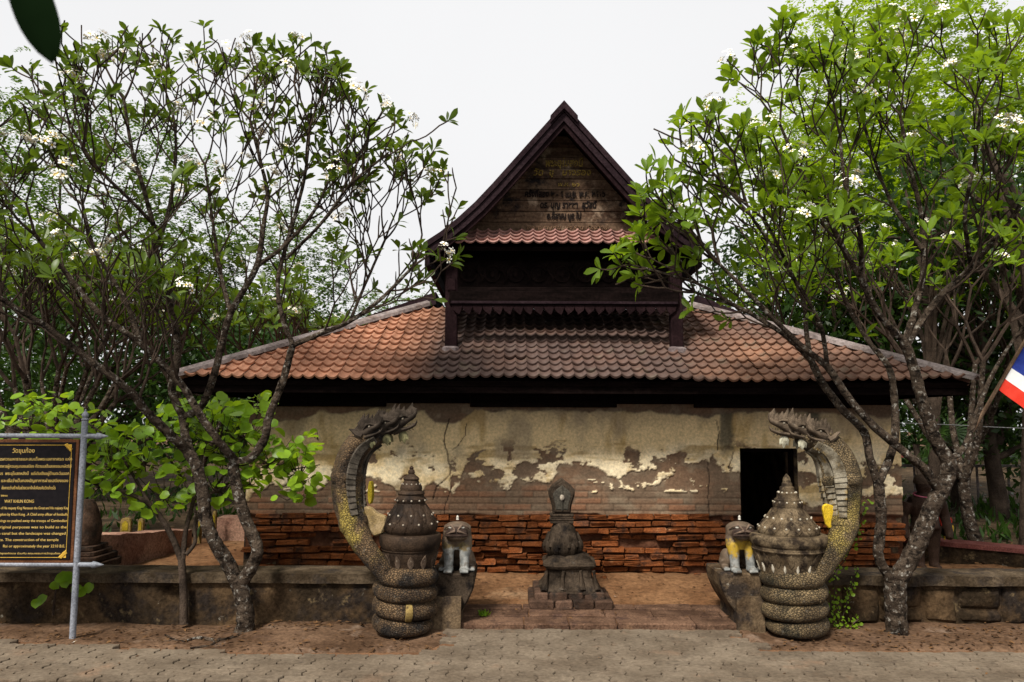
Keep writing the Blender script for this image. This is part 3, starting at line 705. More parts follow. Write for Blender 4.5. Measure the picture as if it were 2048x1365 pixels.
# --- writing
def text(name, body, u0, u1, v, Y, mat, parent, shear=0, ext=.002, thick=0, hpx=None):
    cu = bpy.data.curves.new(name, 'FONT'); cu.body = body; cu.align_x = 'CENTER'; cu.size = .1; cu.extrude = ext; cu.shear = shear; cu.offset = thick
    cu.resolution_u = 3
    o = bpy.data.objects.new(name, cu); COL.objects.link(o); cu.materials.append(mat); o.parent = parent
    bpy.context.view_layer.update()
    a, b = at(u0, v, Y), at(u1, v, Y); wd = (b - a).length; k = wd / max(o.dimensions.x, 1e-4); kz = k
    if hpx: kz = (at(u0, v - hpx, Y).z - a.z) / .073
    dg = bpy.context.evaluated_depsgraph_get(); me = bpy.data.meshes.new_from_object(o.evaluated_get(dg)); me.name = name
    bpy.data.objects.remove(o); o = link(name, me, parent)
    mid = (a + b) / 2; o.location = mid - origin_of(parent); o.rotation_euler = (PI / 2, math.atan2(-(b.z - a.z), b.x - a.x), 0); o.scale = (k, kz, 1)
    return o
YT_ = YG - .008
text('lettering', 'พระอุโบสถนี้', 1090, 1166, 333, YT_, M['oldgold'], gw, .15, thick=.0025, hpx=15)
text('lettering', 'วัด  ขุ   นางรอง', 1066, 1182, 351, YT_, M['oldgold'], gw, .15, thick=.002, hpx=13)
text('lettering', 'พ.ศ. ๒๖', 1116, 1158, 373, YT_, M['oldgold'], gw, .15, hpx=9)
text('lettering', 'ครั้งที่สอง ๒ - ๕ เม.ย. พ.ศ. ๒๕๓๖', 1049, 1210, 394, YT_, M['blackletter'], gw, .15, thick=.0032, hpx=13)
text('lettering', 'ดร. บุญ ราชชา  สุวัสดิ์', 1079, 1193, 416, YT_, M['blackletter'], gw, .15, thick=.0032, hpx=13)
text('lettering', 'อ.อิสาณ บูร ไป', 1093, 1162, 438, YT_, M['blackletter'], gw, .15, thick=.0032, hpx=13)
text('lettering', '- ออกแบบ กรม และ รวม เรืองวิทย์ -', 1046, 1222, 459, YT_, M['brownletter'], gw, .15, hpx=9)

# ================================================================== low boundary walls and piers
def rough_block(mb_name, x0, x1, y0, y1, z0, z1, mat, parent, amp=.01, step=.07, smooth=False, sc=5):
    nx, ny, nz = (max(1, int((b - a) / step)) for a, b in ((x0, x1), (y0, y1), (z0, z1)))
    bm = bmesh.new(); bmesh.ops.create_cube(bm, size=1)
    V = []; Fc = []
    def face(o, a, b, na, nb_):
        n = len(V)
        for i in range(na + 1):
            for j in range(nb_ + 1): V.append(Vector(o) + Vector(a) * i / na + Vector(b) * j / nb_)
        for i in range(na):
            for j in range(nb_): p = n + i * (nb_ + 1) + j; Fc.append((p, p + nb_ + 1, p + nb_ + 2, p + 1))
    bm.free(); dx, dy, dz = (x1 - x0, 0, 0), (0, y1 - y0, 0), (0, 0, z1 - z0)
    face((x0, y0, z0), dx, dz, nx, nz); face((x0, y1, z0), dx, dz, nx, nz); face((x0, y0, z1), dx, dy, nx, ny); face((x0, y0, z0), dx, dy, nx, ny)
    face((x0, y0, z0), dy, dz, ny, nz); face((x1, y0, z0), dy, dz, ny, nz)
    off = origin_of(parent) if parent else Vector((0, 0, 0))
    me = bpy.data.meshes.new(mb_name); me.from_pydata([tuple(v - off) for v in V], [], Fc)
    bm = bmesh.new(); bm.from_mesh(me); bmesh.ops.remove_doubles(bm, verts=bm.verts, dist=.0005); bmesh.ops.recalc_face_normals(bm, faces=bm.faces); bm.to_mesh(me); bm.free()
    co = np.empty(len(me.vertices) * 3); me.vertices.foreach_get('co', co); co = co.reshape(-1, 3); wc_ = co + np.array(off)
    for k in range(3): co[:, k] += (fbm(wc_ * sc, 4, 61 + k, .6) - .5) * 2 * amp
    me.vertices.foreach_set('co', co.ravel())
    return link(mb_name, me, parent, mat, smooth)

YL0, YL1 = 6.42, 6.72
ZL = at(700, 1147, YL0).z
lw = empty('boundary_wall', (-3, YL0, 0), 'low dark stained wall with rounded coping behind the metal sign', 'wall')
xl1 = at(870, 1150, YL0).x
b = rough_block('wall_body', -7.5, xl1, YL0, YL1, -.06, ZL - .075, M['lowwall'], lw, .014, .05, True)
rough_block('coping', -7.5, xl1 + .01, YL0 - .035, YL1 + .03, ZL - .073, ZL, M['coping'], lw, .009, .045, True)
# broken-out hollow in the render: pull the face back where it has fallen
me = b.data; co = np.empty(len(me.vertices) * 3); me.vertices.foreach_get('co', co); co = co.reshape(-1, 3)
hc = at(340, 1190, YL0) - lw.location
dd = np.hypot((co[:, 0] - hc.x + (co[:, 2] - hc.z) * .25) / .07, (co[:, 2] - hc.z) / .15) + (fbm(co * 9, 3, 5) - .5) * .8
co[:, 1] += .06 * (1 - sstep(.7, 1.0, dd)) * (co[:, 1] < .1); me.vertices.foreach_set('co', co.ravel())
rw = empty('boundary_wall', (4, YL0, 0), 'low cracked brown wall of big rendered stones behind the twisted trunk', 'wall')
xr0 = at(1505, 1150, YL0).x; ZR = at(1850, 1152, YL0).z
rough_block('wall_body', xr0, 8.2, YL0 + .05, YL1, -.06, ZR - .06, M['lowwall'], rw, .012, .06, True)
rough_block('coping', xr0, 8.2, YL0 - .02, YL1 + .04, ZR - .075, ZR, M['coping'], rw, .012, .045, True)
x = at(1690, 1200, YL0).x
while x < 6:                     # large rendered stones in the face
    wd = random.uniform(.2, .42); zz_ = .02; top = ZR - .09
    hs_ = [.5, .5] if random.random() < .6 else [.36, .64]
    for hh in hs_:
        h = (top - zz_) if hh == hs_[-1] else (ZR - .1) * hh
        MB().box(x + .007, x + wd - .007, YL0 + .02 + random.uniform(-.012, .012), YL0 + .12, zz_ + .006, zz_ + h - .006).build('stone', M['lowwall'], rw, bevel=.03, subd=2, rough=.022, smooth=True)
        zz_ += h
    x += wd

def pier(u0, u1, inner, label):
    """end pier of the boundary wall carrying a flared bracket; inner: +1 bracket points right"""
    y0 = 6.2; x0, x1 = at(u0, 1270, y0).x, at(u1, 1270, y0).x
    p = empty('gate_pier', ((x0 + x1) / 2, y0, 0), label, 'pier')
    ztop = at(u0, 1195, y0).z
    rough_block('pier_body', x0, x1, y0, y0 + .5, -.05, ztop, M['pier'], p, .008, .05, True)
    xi = x1 if inner > 0 else x0; zt = at(u0, 1150, y0).z; xo = x0 if inner > 0 else x1
    e = .105
    poly = [(xo, zt), (xi + inner * e, zt), (xi + inner * e, zt - .06), (xi + inner * (e - .012), zt - .12), (xi + inner * e * .45, zt - .22), (xi - inner * .015, zt - .31), (xi - inner * .1, zt - .3), (xo, ztop - .01)]
    MB().prism(poly, lambda a, c, d: (a, d, c), y0 + .05, y0 + .55).build('bracket', M['stonedark'] if inner > 0 else M['pier'], p, bevel=.012, rough=.008)
    return p, zt
pL, zpL = pier(858, 921, 1, 'small rendered gate pier beside the dark urn, with fallen plaster')
pR, zpR = pier(1476, 1532, -1, 'small rendered gate pier below the yellow-chested lion')

# ================================================================== guardian lions
lm = NT('lion_paint'); tc = lm.n('ShaderNodeTexCoord'); sp = lm.n('ShaderNodeSeparateXYZ'); lm.l(tc.outputs['Object'], sp.inputs[0])
def lion_mat(name, chest):
    m = NT(name); tc = m.n('ShaderNodeTexCoord'); sp = m.n('ShaderNodeSeparateXYZ'); m.l(tc.outputs['Object'], sp.inputs[0])
    z = m.n('ShaderNodeMath'); z.operation = 'ADD'; m.l(sp.outputs[2], z.inputs[0]); m.l(m.mrange(m.noise(30, 4), .3, .7, -.03, .03), z.inputs[1])
    legs = m.ramp(m.noise(20, 4), [(.4, (.12, .125, .12)), (.6, (.25, .25, .235))])
    body = m.ramp(m.noise(16, 4), [(.3, (.05, .034, .022)), (.7, (.14, .095, .06))])
    c = m.mix(m.mrange(z.outputs[0], chest[0], chest[0] + .03), legs, chest[2]); c = m.mix(m.mrange(z.outputs[0], chest[1], chest[1] + .03), c, body)
    c = m.mix(m.mrange(sp.outputs[1], -.055, -.02), c, body)
    c = m.mix(m.mrange(m.noise(34, 5), .5, .66, 0, .65), c, (.085, .062, .042)); m.bump(m.noise(70, 5), .5, .004)
    return m.fin(c, .65, .35)
LMAT = {1: lion_mat('lion_paint_pale', (.17, .2, (.12, .085, .03))), -1: lion_mat('lion_paint_yellow', (.115, .225, (.36, .23, .02)))}
M['lionface'] = surf('lion_face', (.022, .015, .012), (.055, .036, .028), 18, bump=(60, .6, .004), rough=.55)
M['lionline'] = surf('lion_brow', (.09, .062, .044), (.17, .12, .088), 30, bump=None)
M['eye'] = surf('statue_eye', (.45, .42, .36), (.5, .47, .4), 20, bump=None)
def lion(loc, rz, side, label):
    L = empty('lion_statue', loc, label, 'statue', 'guardian lions at the gate')
    mb = MB(); o = Vector(loc)
    def tb(pts, rad, n=12, **k): mb.tube([o + Vector(p) for p in pts], rad, n, **k)
    def bl(c, r): mb.ball(o + Vector(c), r, 16, 10)
    for s in (-1, 1):
        tb([(s * .062, -.075, .012), (s * .062, -.07, .05), (s * .062, -.06, .12), (s * .07, -.045, .2), (s * .065, -.02, .26)], [.039, .036, .04, .052, .056])
        bl((s * .064, -.10, .02), (.041, .052, .024))
        for t in (-.026, -.009, .009, .026): bl((s * .064 + t, -.142, .014), (.0095, .018, .014))
        bl((s * .085, .09, .075), (.05, .09, .08)); bl((s * .118, .0, .018), (.03, .055, .021))
        for t in (-.018, 0, .018): bl((s * .118 + t, -.05, .013), (.009, .018, .013))
        tb([(s * .1, .1, .06), (s * .122, .03, .045)], [.045, .032])
    bl((0, .0, .24), (.092, .075, .06)); bl((0, .08, .18), (.08, .085, .11)); bl((0, .14, .09), (.075, .08, .09))
    tb([(0, .02, .2), (0, -.02, .30)], [.095, .1], 16)
    bl((0, -.02, .314), (.102, .092, .07)); bl((0, -.07, .30), (.094, .064, .054)); bl((0, -.085, .272), (.084, .062, .03))
    bl((0, .0, .348), (.096, .08, .034))
    for s in (-1, 1): bl((s * .095, .0, .325), (.015, .028, .03)); bl((s * .086, -.02, .28), (.028, .05, .07))
    tb([(0, .2, .03), (0, .23, .1), (0, .2, .2), (0, .22, .26)], [.02, .022, .02, .012])
    blob('body', mb, LMAT[side], L, .0062, 3)
    f = MB()
    f.ball(o + Vector((0, -.105, .302)), (.091, .046, .052), 16, 8)
    f.build('muzzle', M['lionface'], L, True)
    MB().tube([o + Vector((.085 * math.cos(a), -.122 - .033 * math.sin(a), .286 + .004 * math.sin(a))) for a in np.linspace(0, PI, 9)], .009, 6).build('lip', M['lionface'], L, True)
    for s in (-1, 1):
        MB().ball(o + Vector((s * .045, -.112, .348)), (.019, .012, .013)).build('eye', M['eye'], L, True)
        MB().tube([o + Vector(p) for p in ((s * .012, -.142, .332), (s * .04, -.125, .365), (s * .08, -.095, .352), (s * .10, -.06, .325))], [.006, .010, .009, .004], 6).build('brow', M['lionline'], L, True)
        MB().tube([o + Vector(p) for p in ((s * .008, -.158, .326), (s * .04, -.153, .316), (s * .08, -.125, .298))], [.010, .007, .003], 6).build('whisker_ridge', M['lionline'], L, True)
    for t in (-.04, -.02, 0, .02, .04): MB().tube([o + Vector((t, -.147 + abs(t) * .2, .289)), o + Vector((t, -.152 + abs(t) * .2, .276))], [.008, .003], 5).build('tooth', M['lionline'], L)
    MB().lathe([(.012, 0), (.009, .012), (.011, .02), (.004, .035)], 8, o + Vector((0, -.01, .395))).build('topknot', M['eye'], L)
    return L
lion((at(914, 1150, 6.38).x, 6.38, zpL + .002), 0, 1, 'grey-legged lion statue with dark face, beside the dark urn')
lion((at(1481, 1150, 6.38).x, 6.38, zpR + .002), 0, -1, 'yellow-chested lion statue in front of the doorway')

# ================================================================== naga statues coiled round lidded urns
def naga_mat(name, c1, c2, c3, yel):
    m = NT(name); v = m.n('ShaderNodeTexVoronoi'); v.feature = 'DISTANCE_TO_EDGE'; v.inputs['Scale'].default_value = 64
    mp = m.n('ShaderNodeMapping'); mp.inputs['Scale'].default_value = (.75, .75, 1.15); m.l(m.pos, mp.inputs[0]); m.l(mp.outputs[0], v.inputs['Vector'])
    e = m.mrange(v.outputs['Distance'], .0, .16)
    c = m.ramp(m.noise(5, 5), [(.4, c1), (.6, c2)])
    c = m.mix(m.mrange(m.noise(4.2, 6, .65), .5, .62), c, c3)
    z = m.sepxyz()[2]; zb_ = m.mrange(z, .55, .72); zc_ = m.mrange(z, 1.12, .98)
    mm = m.n('ShaderNodeMath'); mm.operation = 'MULTIPLY'; m.l(zb_, mm.inputs[0]); m.l(zc_, mm.inputs[1])
    m2 = m.n('ShaderNodeMath'); m2.operation = 'MULTIPLY'; m.l(mm.outputs[0], m2.inputs[0]); m.l(m.mrange(m.noise(6, 4), .45, .62, 0, yel), m2.inputs[1])
    c = m.mix(m2.outputs[0], c, (.34, .25, .05))
    c = m.mix(e, m.mix(.66, c, (.010, .0075, .006)), c)
    c = m.mix(m.mrange(m.noise(28, 5), .62, .74, 0, .7), c, (.21, .18, .14))
    hgt = m.n('ShaderNodeMath'); hgt.operation = 'ADD'; m.l(e, hgt.inputs[0]); m.l(m.noise(60, 5), hgt.inputs[1])
    m.bump(hgt.outputs[0], 1.0, .014); return m.fin(c, .75, .3)
NM = {1: naga_mat('naga_dark', (.048, .027, .012), (.155, .095, .045), (.014, .010, .007), .9), -1: naga_mat('naga_pale', (.09, .06, .027), (.21, .148, .073), (.036, .029, .014), .6)}
M['plateL'] = surf('belly_plate_dark', (.035, .029, .022), (.10, .084, .066), 12, bump=(60, .5, .004)); M['plateR'] = surf('belly_plate_pale', (.08, .064, .042), (.25, .22, .165), 12, [((.2, .13, .04), 9, .55, .66)], bump=(60, .5, .004))
M['hornL'] = surf('naga_head_dark', (.02, .0155, .012), (.055, .042, .032), 12, [((.2, .18, .15), 30, .66, .76)], bump=(70, .8, .005)); M['hornR'] = surf('naga_head_pale', (.05, .037, .026), (.135, .10, .07), 12, [((.26, .22, .17), 26, .64, .75)], bump=(70, .8, .005))
M['beardL'] = surf('naga_beard', (.1, .095, .05), (.2, .18, .09), 20, bump=(60, .5, .004)); M['beardR'] = surf('naga_beard_pale', (.2, .18, .13), (.42, .4, .3), 20, bump=(60, .5, .004))

M['nagaeye'] = surf('naga_eye', (.12, .1, .075), (.2, .17, .13), 20, bump=None)
def catmull(P, n):
    P = [Vector(p) for p in P]; Q_ = [P[0] * 2 - P[1]] + P + [P[-1] * 2 - P[-2]]; out = []
    for i in range(1, len(Q_) - 2):
        a, b_, c, d = Q_[i - 1:i + 3]
        for k in range(n):
            t = k / n; out.append(.5 * ((2 * b_) + (c - a) * t + (2 * a - 5 * b_ + 4 * c - d) * t * t + (3 * b_ - a - 3 * c + d) * t ** 3))
    out.append(P[-1]); return out

def naga(cu, s, label):
    """cu: image column of the coil axis; s = +1 heads point right, -1 mirrored"""
    YN = 6.16; base = Vector((at(cu, 1280, YN).x, YN, 0)); mx_, hx, pm, bm_ = NM[s], M['hornL' if s > 0 else 'hornR'], M['plateL' if s > 0 else 'plateR'], M['beardL' if s > 0 else 'beardR']
    K = empty('naga_statue', base, label, 'statue', 'naga statues flanking the gate')
    kk = YN / F
    def loc(du, v, dy=0.0):      # du: px from coil axis towards the heads, v: image row
        z = at(cu, v, YN).z; return Vector((base.x + s * du * kk * 1.02, YN + dy, z))
    # coil: helix, clockwise seen from above, leaves front-outer side
    R, r, turns, z0, pitch = .188, .0615, 3.55, .07, .122
    P = []; rad = []; N = int(turns * 30)
    a_end = -.70 * PI           # angle where it leaves
    for i in range(N + 1):
        f = i / N; a = a_end + (1 - f) * turns * 2 * PI
        ta = 1 - .72 * max(0, (.14 - f) / .14); zc = z0 + pitch * max(0, turns * f - .25)
        P.append(Vector((base.x + s * R * math.cos(a), YN + R * math.sin(a), zc + .012 * math.sin(a * 1 + 1)))); rad.append(r * ta * (1 + .05 * math.sin(i * .21)) * (1 + .13 * max(0, (f - .8) / .2)))
    nk = [loc(*q) for q in ((-72, 1088, -.15), (-92, 1055, -.10), (-106, 1018, -.05), (-113, 980, -.02), (-113, 945, 0), (-105, 912, 0), (-88, 886, 0), (-62, 869, 0), (-38, 860, 0))] if s > 0 else \
         [loc(*q) for q in ((-66, 1092, -.15), (-86, 1058, -.10), (-94, 1020, -.05), (-95, 985, -.02), (-94, 950, 0), (-86, 918, 0), (-70, 893, 0), (-44, 878, 0), (-18, 868, 0))]
    neck = catmull([P[-1]] + nk, 6)
    path = P + neck[1:]; nn = len(neck) - 1
    rn = np.interp(np.arange(nn), np.linspace(0, nn, 10), [.069, .082, .094, .104, .109, .107, .102, .095, .088, .062])
    if s < 0: rn = rn * np.interp(np.arange(nn) / nn, [0, .3, .5, .8, 1], [1, 1.08, 1.3, 1.2, 1.0])
    else: rn = rn * np.interp(np.arange(nn) / nn, [0, .4, .8, 1], [1, 1.08, 1.06, 1.0])
    rads = rad + list(rn); ell = [(1, 1)] * len(P) + [(1, np.interp(i / nn, [0, .35, .55, .85, 1], [1, 1.1, 1.35, 1.3, 1.0])) for i in range(nn)]
    # sweep with a fixed frame so that the hood's wide side lies across the view
    mb = MB(); n0 = 0; n = 22; prev = None
    for i, p in enumerate(path):
        t = (path[min(i + 1, len(path) - 1)] - path[max(i - 1, 0)]).normalized()
        if i < len(P): q = Vector((base.x, YN, p.z)) - p
        else:
            f = min(1, (i - len(P)) / 10); q = (Vector((base.x, YN, p.z)) - p).normalized() * (1 - f) + Vector((0, 1, 0)).cross(t) * -1 * f
            if q.length < .2: q = Vector((0, 1, 0)).cross(t)
        q = (q - t * q.dot(t)).normalized()
        if prev is not None and q.dot(prev) < 0: q = -q
        prev = q; w_ = t.cross(q)
        fl = 0 if i < len(P) else .09 * min(1, (i - len(P)) / 22)
        for k in range(n):
            th = 2 * PI * k / n; rr = rads[i] * (1 + fl * math.cos(5 * th) )
            mb.v.append(tuple(p + q * (math.cos(th) * rr * ell[i][0]) + w_ * (math.sin(th) * rr * ell[i][1])))
    for i in range(len(path) - 1):
        for k in range(n): k2 = (k + 1) % n; mb.f.append((i * n + k, i * n + k2, (i + 1) * n + k2, (i + 1) * n + k))
    mb.f.append(tuple(range(n))); mb.f.append(tuple((len(path) - 1) * n + k for k in range(n)))
    mb.build('body', mx_, K, True)
    # belly plates along the inner face of the neck, three strips
    idx = range(len(P) + 16, len(path) - 7, 2)
    for strip in (-.75, -.1, .5, 1.12):
        for i in idx:
            p = path[i]; t = (path[i + 1] - path[i - 1]).normalized(); q = Vector((0, 1, 0)).cross(t).normalized()
            if (q.x * s) < 0: q = -q
            w_ = Vector((0, -1, 0)); rr = rads[i]; wy = rr * ell[i][1]; fl = .09 * math.cos(5 * strip)
            c = p + q * (rr * (1.0 + fl) * math.cos(strip)) + w_ * (wy * (1 + fl) * math.sin(strip)); strip_n = strip
            h = (path[i + 1] - path[i - 1]).length * .47; wd = wy * .25
            n_ = (q * math.cos(strip) / rr + w_ * math.sin(strip) / wy).normalized(); a_ = t; b_ = n_.cross(a_).normalized()
            V = []
            for dn in (-.012, .011):
                for sa, sb in ((-1, -1), (1, -1), (1, 1), (-1, 1)): V.append(c + n_ * (dn - .006 * (sa > 0) * (dn > 0)) + a_ * (sa * h) + b_ * (sb * wd))
            MB().add(V, [(0, 3, 2, 1), (4, 5, 6, 7), (0, 1, 5, 4), (1, 2, 6, 5), (2, 3, 7, 6), (3, 0, 4, 7)]).build('belly_plate', pm, K, bevel=.004)
    # collars
    for f0, nm in ((.50, 'collar'), (.245, 'collar')):
        i = len(P) + int(f0 * nn); sg = path[i - 2:i + 3]
        MB().tube([x_ for x_ in sg], [rads[i] * 1.0, rads[i] * 1.10, rads[i] * 1.12, rads[i] * 1.10, rads[i] * 1.0], 20, ell=[(1.0, ell[i][1])] * 5 if f0 > .4 else None, ref=Vector((0, 1, 0)).cross((sg[-1] - sg[0]).normalized())).build(nm, mx_, K, True)
    i = int(N * (.52 if s > 0 else .74))
    j0 = min(range(N), key=lambda j: abs(P[j].z - (.235 if s > 0 else .36)) + abs(P[j].x - (base.x + (.05 if s > 0 else .12))) * 2 + (0 if P[j].y < YN else 9))
    MB().tube([P[j0].lerp(P[j0 - 1], .55), P[j0].lerp(P[j0 - 1], .45), P[j0], P[j0].lerp(P[j0 + 1], .45), P[j0].lerp(P[j0 + 1], .55)], [r * 1.0, r * 1.12, r * 1.15, r * 1.12, r * 1.0], 18).build('coil_band', M['ochreband'] if s > 0 else mx_, K, True)
    # heads: a fan of five, the middle one foremost
    hp = path[-1]
    order = [(-.155, -.105, -.04, .72), (-.048, -.052, -.014, .76), (.072, 0, 0.012, .84), (-.048, .052, -.014, .76), (-.155, .105, -.04, .72)]
    tilt = .22 if s > 0 else .12
    ct, st_ = math.cos(tilt), math.sin(tilt)
    for dxh, dyh, dzh, sc_ in order:
        o = hp + Vector((s * (dxh + .015), dyh, dzh + .01)); yaw = dyh * 2.2
        H_ = empty('head', (0, 0, 0)); H_.parent = K; H_.location = o - base
        def hp_(x, y, z):
            x, y, z = x * .92, y * 1.1, z * 1.04; x, z = x * ct - z * st_, x * st_ + z * ct; x, y, z = x * sc_, y * sc_, z * sc_
            x, y = x * math.cos(yaw) - y * math.sin(yaw), x * math.sin(yaw) + y * math.cos(yaw)
            return o + Vector((s * x, y, z))
        def loft(secs, name, mat, nseg=12):
            m_ = MB(); n__ = len(secs)
            for (x, z, hw, hh) in secs:
                for k in range(nseg): th = 2 * PI * k / nseg; m_.v.append(tuple(hp_(x, hw * math.cos(th), z + hh * math.sin(th))))
            for i in range(n__ - 1):
                for k in range(nseg): k2 = (k + 1) % nseg; m_.f.append((i * nseg + k, i * nseg + k2, (i + 1) * nseg + k2, (i + 1) * nseg + k))
            m_.f.append(tuple(range(nseg))); m_.f.append(tuple((n__ - 1) * nseg + k for k in range(nseg)))
            return m_.build(name, mat, H_, True)
        loft([(-.12, -.02, .03, .04), (-.06, .01, .048, .056), (0, .03, .055, .058), (.05, .043, .05, .045), (.1, .05, .04, .03), (.15, .062, .034, .025), (.18, .078, .028, .026), (.2, .1, .014, .018), (.205, .122, .005, .006)], 'upper_jaw', hx)
        loft([(-.07, -.035, .04, .03), (0, -.03, .042, .024), (.06, -.03, .034, .018), (.12, -.022, .028, .016), (.165, -.008, .02, .014), (.185, .015, .008, .01), (.19, .03, .003, .004)], 'lower_jaw', hx)
        for sd in (-1, 1):
            MB().ball(hp_(.055, sd * .043, .062), .010, 8, 6).build('eye', M['nagaeye'], H_, True)
            MB().tube([hp_(-.02, sd * .05, .05), hp_(.03, sd * .055, .088), (hp_(.075, sd * .044, .088)), hp_(.11, sd * .035, .07)], [.006, .013, .010, .004], 6).build('brow', hx, H_, True)
            MB().tube([hp_(-.06, sd * .045, -.015), hp_(-.11, sd * .06, .02), hp_(-.15, sd * .062, .065), hp_(-.19, sd * .055, .085)], [.022, .02, .013, .003], 7).build('cheek_flame', hx, H_, True)
        for i, (x, z, hgt) in enumerate(((.168, .1, .085), (.125, .09, .06), (.08, .085, .085), (.035, .085, .115), (-.01, .08, .13), (-.055, .06, .11), (-.1, .03, .085))):
            lean = -.35
            MB().tube([hp_(x, 0, z - .02), hp_(x + hgt * .02, 0, z + hgt * .25), hp_(x + hgt * lean * .5, 0, z + hgt * .6), hp_(x + hgt * (lean * .3 + (.25 if s > 0 else -.1)), 0, z + hgt)], [.026, .029, .017, .002], 7, ell=[(1.1, .6)] * 4).build('crest_flame', hx, H_, True)
        for i in range(4):
            x = .03 + i * .032
            MB().tube([hp_(x, 0, -.04), hp_(x + .005, 0, -.052), hp_(x + .01, 0, -.055)], [.004, .003, .001], 4).build('chin_spur', hx, H_)
        mbq = MB()
        for q_, (a1, ln) in enumerate(((-.4, .085), (0, .11), (.4, .085))):
            mbq.tube([hp_(.02, 0, -.04), hp_(.02 + ln * .5 * math.sin(a1), .006 * (q_ - 1), -.045 - ln * .55), hp_(.02 + ln * math.sin(a1) * 1.3, 0, -.045 - ln)], [.02, .027, .003], 6, ell=[(1, .65)] * 3)
        mbq.build('beard', bm_, H_, True)
        for i in range(5):
            x = .03 + i * .026
            MB().tube([hp_(x, .03, .012), hp_(x, .031, -.004)], [.006, .0015], 5).build('tooth', M['studL'], H_)
    # urn standing in the coil
    ua = 9 if s > 0 else 8
    uc = Vector((base.x + s * ua * kk, YN, 0))
    um, sm_ = (M['urnL'], M['studL']) if s > 0 else (M['urnR'], M['studR'])
    def zz(v): return at(cu, v, YN).z
    def prof(pl): return [(rr * kk, zz(v)) for v, rr in pl]
    if s > 0:
        body = [(1175, 36), (1150, 42), (1138, 45), (1115, 50), (1104, 54), (1098, 53), (1094, 57), (1084, 60), (1070, 60), (1067, 58), (1066, 48)]
        lid = [(1067, 45), (1062, 48), (1058, 51), (1048, 51), (1040, 48), (1028, 42), (1018, 35), (1008, 28), (1004, 27)]
        top = [(1005, 28), (1000, 30), (997, 30), (994, 26), (990, 25), (987, 27), (984, 26), (981, 21), (977, 22), (972, 21), (964, 15), (961, 14), (958, 16), (954, 13), (951, 9), (948, 6), (946, 7), (941, 6), (939, 3.5), (936, 4.5), (932, 1)]
    else:
        body = [(1175, 42), (1150, 52), (1140, 56), (1118, 62), (1100, 67), (1094, 70), (1090, 69), (1086, 73), (1072, 74), (1068, 71), (1067, 60)]
        lid = [(1068, 56), (1063, 58), (1058, 57), (1050, 52), (1040, 45), (1028, 36), (1018, 29), (1013, 27)]
        top = [(1014, 28), (1008, 29), (1005, 28), (1003, 25), (999, 25), (996, 21), (991, 20), (987, 20), (984, 15), (979, 14), (975, 14), (972, 10), (967, 10), (964, 7.5), (960, 8), (955, 6), (948, 1)]
    nb_ = 40
    ub = MB().lathe(prof(body), nb_, uc).build('urn', um, K, True); ul = MB().lathe(prof(lid), nb_, uc).build('urn_lid', um, K, True); ut = MB().lathe(prof(top), 28, uc).build('finial', um, K, True)
    def on(pl, v):
        vs = [p[0] for p in pl][::-1]; rs = [p[1] for p in pl][::-1]; return float(np.interp(v, vs, rs)) * kk
    def petals(par, pl, v0, v1, n, wpx, ph, mat, stud=True, nm='petal'):
        for k in range(n):
            a = 2 * PI * (k + ph) / n; m_ = MB(); K_ = 7
            prof_w = [0, .55, .9, 1, .85, .5, .0]
            for i in range(K_):
                v = v0 + (v1 - v0) * i / (K_ - 1); rr = on(pl, v); hw = wpx * kk * prof_w[i]
                for w_, dr in ((-1, -.004), (-.7, .008 if s > 0 else .009), (0, .011 if s > 0 else .012), (.7, .008 if s > 0 else .009), (1, -.004)):
                    aa = a + w_ * hw / max(rr, .02); m_.v.append((uc.x + (rr + dr - .002) * math.cos(aa), uc.y + (rr + dr - .002) * math.sin(aa), zz(v)))
            for i in range(K_ - 1):
                for j in range(4): p = i * 5 + j; m_.f.append((p, p + 1, p + 6, p + 5))
            if stud:
                for e_ in (0, 4): m_.tube([Vector(m_.v[i * 5 + e_]) + Vector((math.cos(a), math.sin(a), 0)) * .006 for i in range(K_)], .0036, 5)
            m_.build(nm, mat, par, True, fixn=True)
            if stud:
                v = v0 + (v1 - v0) * .42; rr = on(pl, v) + (.011 if s > 0 else .012)
                MB().ball((uc.x + rr * math.cos(a), uc.y + rr * math.sin(a), zz(v)), .0085, 6, 5).build('stud', sm_, par, True)
    if s > 0:
        petals(ul, lid, 1062, 1020, 11, 11, 0, um); petals(ul, lid, 1042, 1008, 11, 8.5, .5, um)
        petals(ub, body, 1134, 1104, 12, 7.5, .3, M['urnpat'], False, 'leaf_ornament'); petals(ub, body, 1134, 1108, 12, 4, .3, M['studL'], False, 'leaf_ornament')
    else:
        petals(ul, lid, 1062, 1040, 16, 9, 0, um); petals(ul, lid, 1046, 1018, 16, 6.5, .5, um)
        petals(ub, body, 1128, 1100, 16, 7.5, .3, um, False, 'leaf_ornament'); petals(ub, body, 1124, 1104, 16, 4, .3, M['studR'], False, 'leaf_ornament'); petals(ub, body, 1140, 1122, 16, 3, .8, M['studR'], False, 'leaf_ornament')
    for ring_v in ((1000, 968) if s > 0 else (1004, 985)):
        for k in range(12):
            a = 2 * PI * (k + .3) / 12; rr = on(top, ring_v) + .002
            MB().ball((uc.x + rr * math.cos(a), uc.y + rr * math.sin(a), zz(ring_v)), .0075 if ring_v > 980 else .006, 6, 5).build('stud', sm_, ut, True)
    MB().tube([uc + Vector((on(body, 1097) * 1.015 * math.cos(a), on(body, 1097) * 1.015 * math.sin(a), zz(1097))) for a in np.linspace(0, 2 * PI, 33)], .006, 5, cap=False).build('rim_bead', um, K, True)
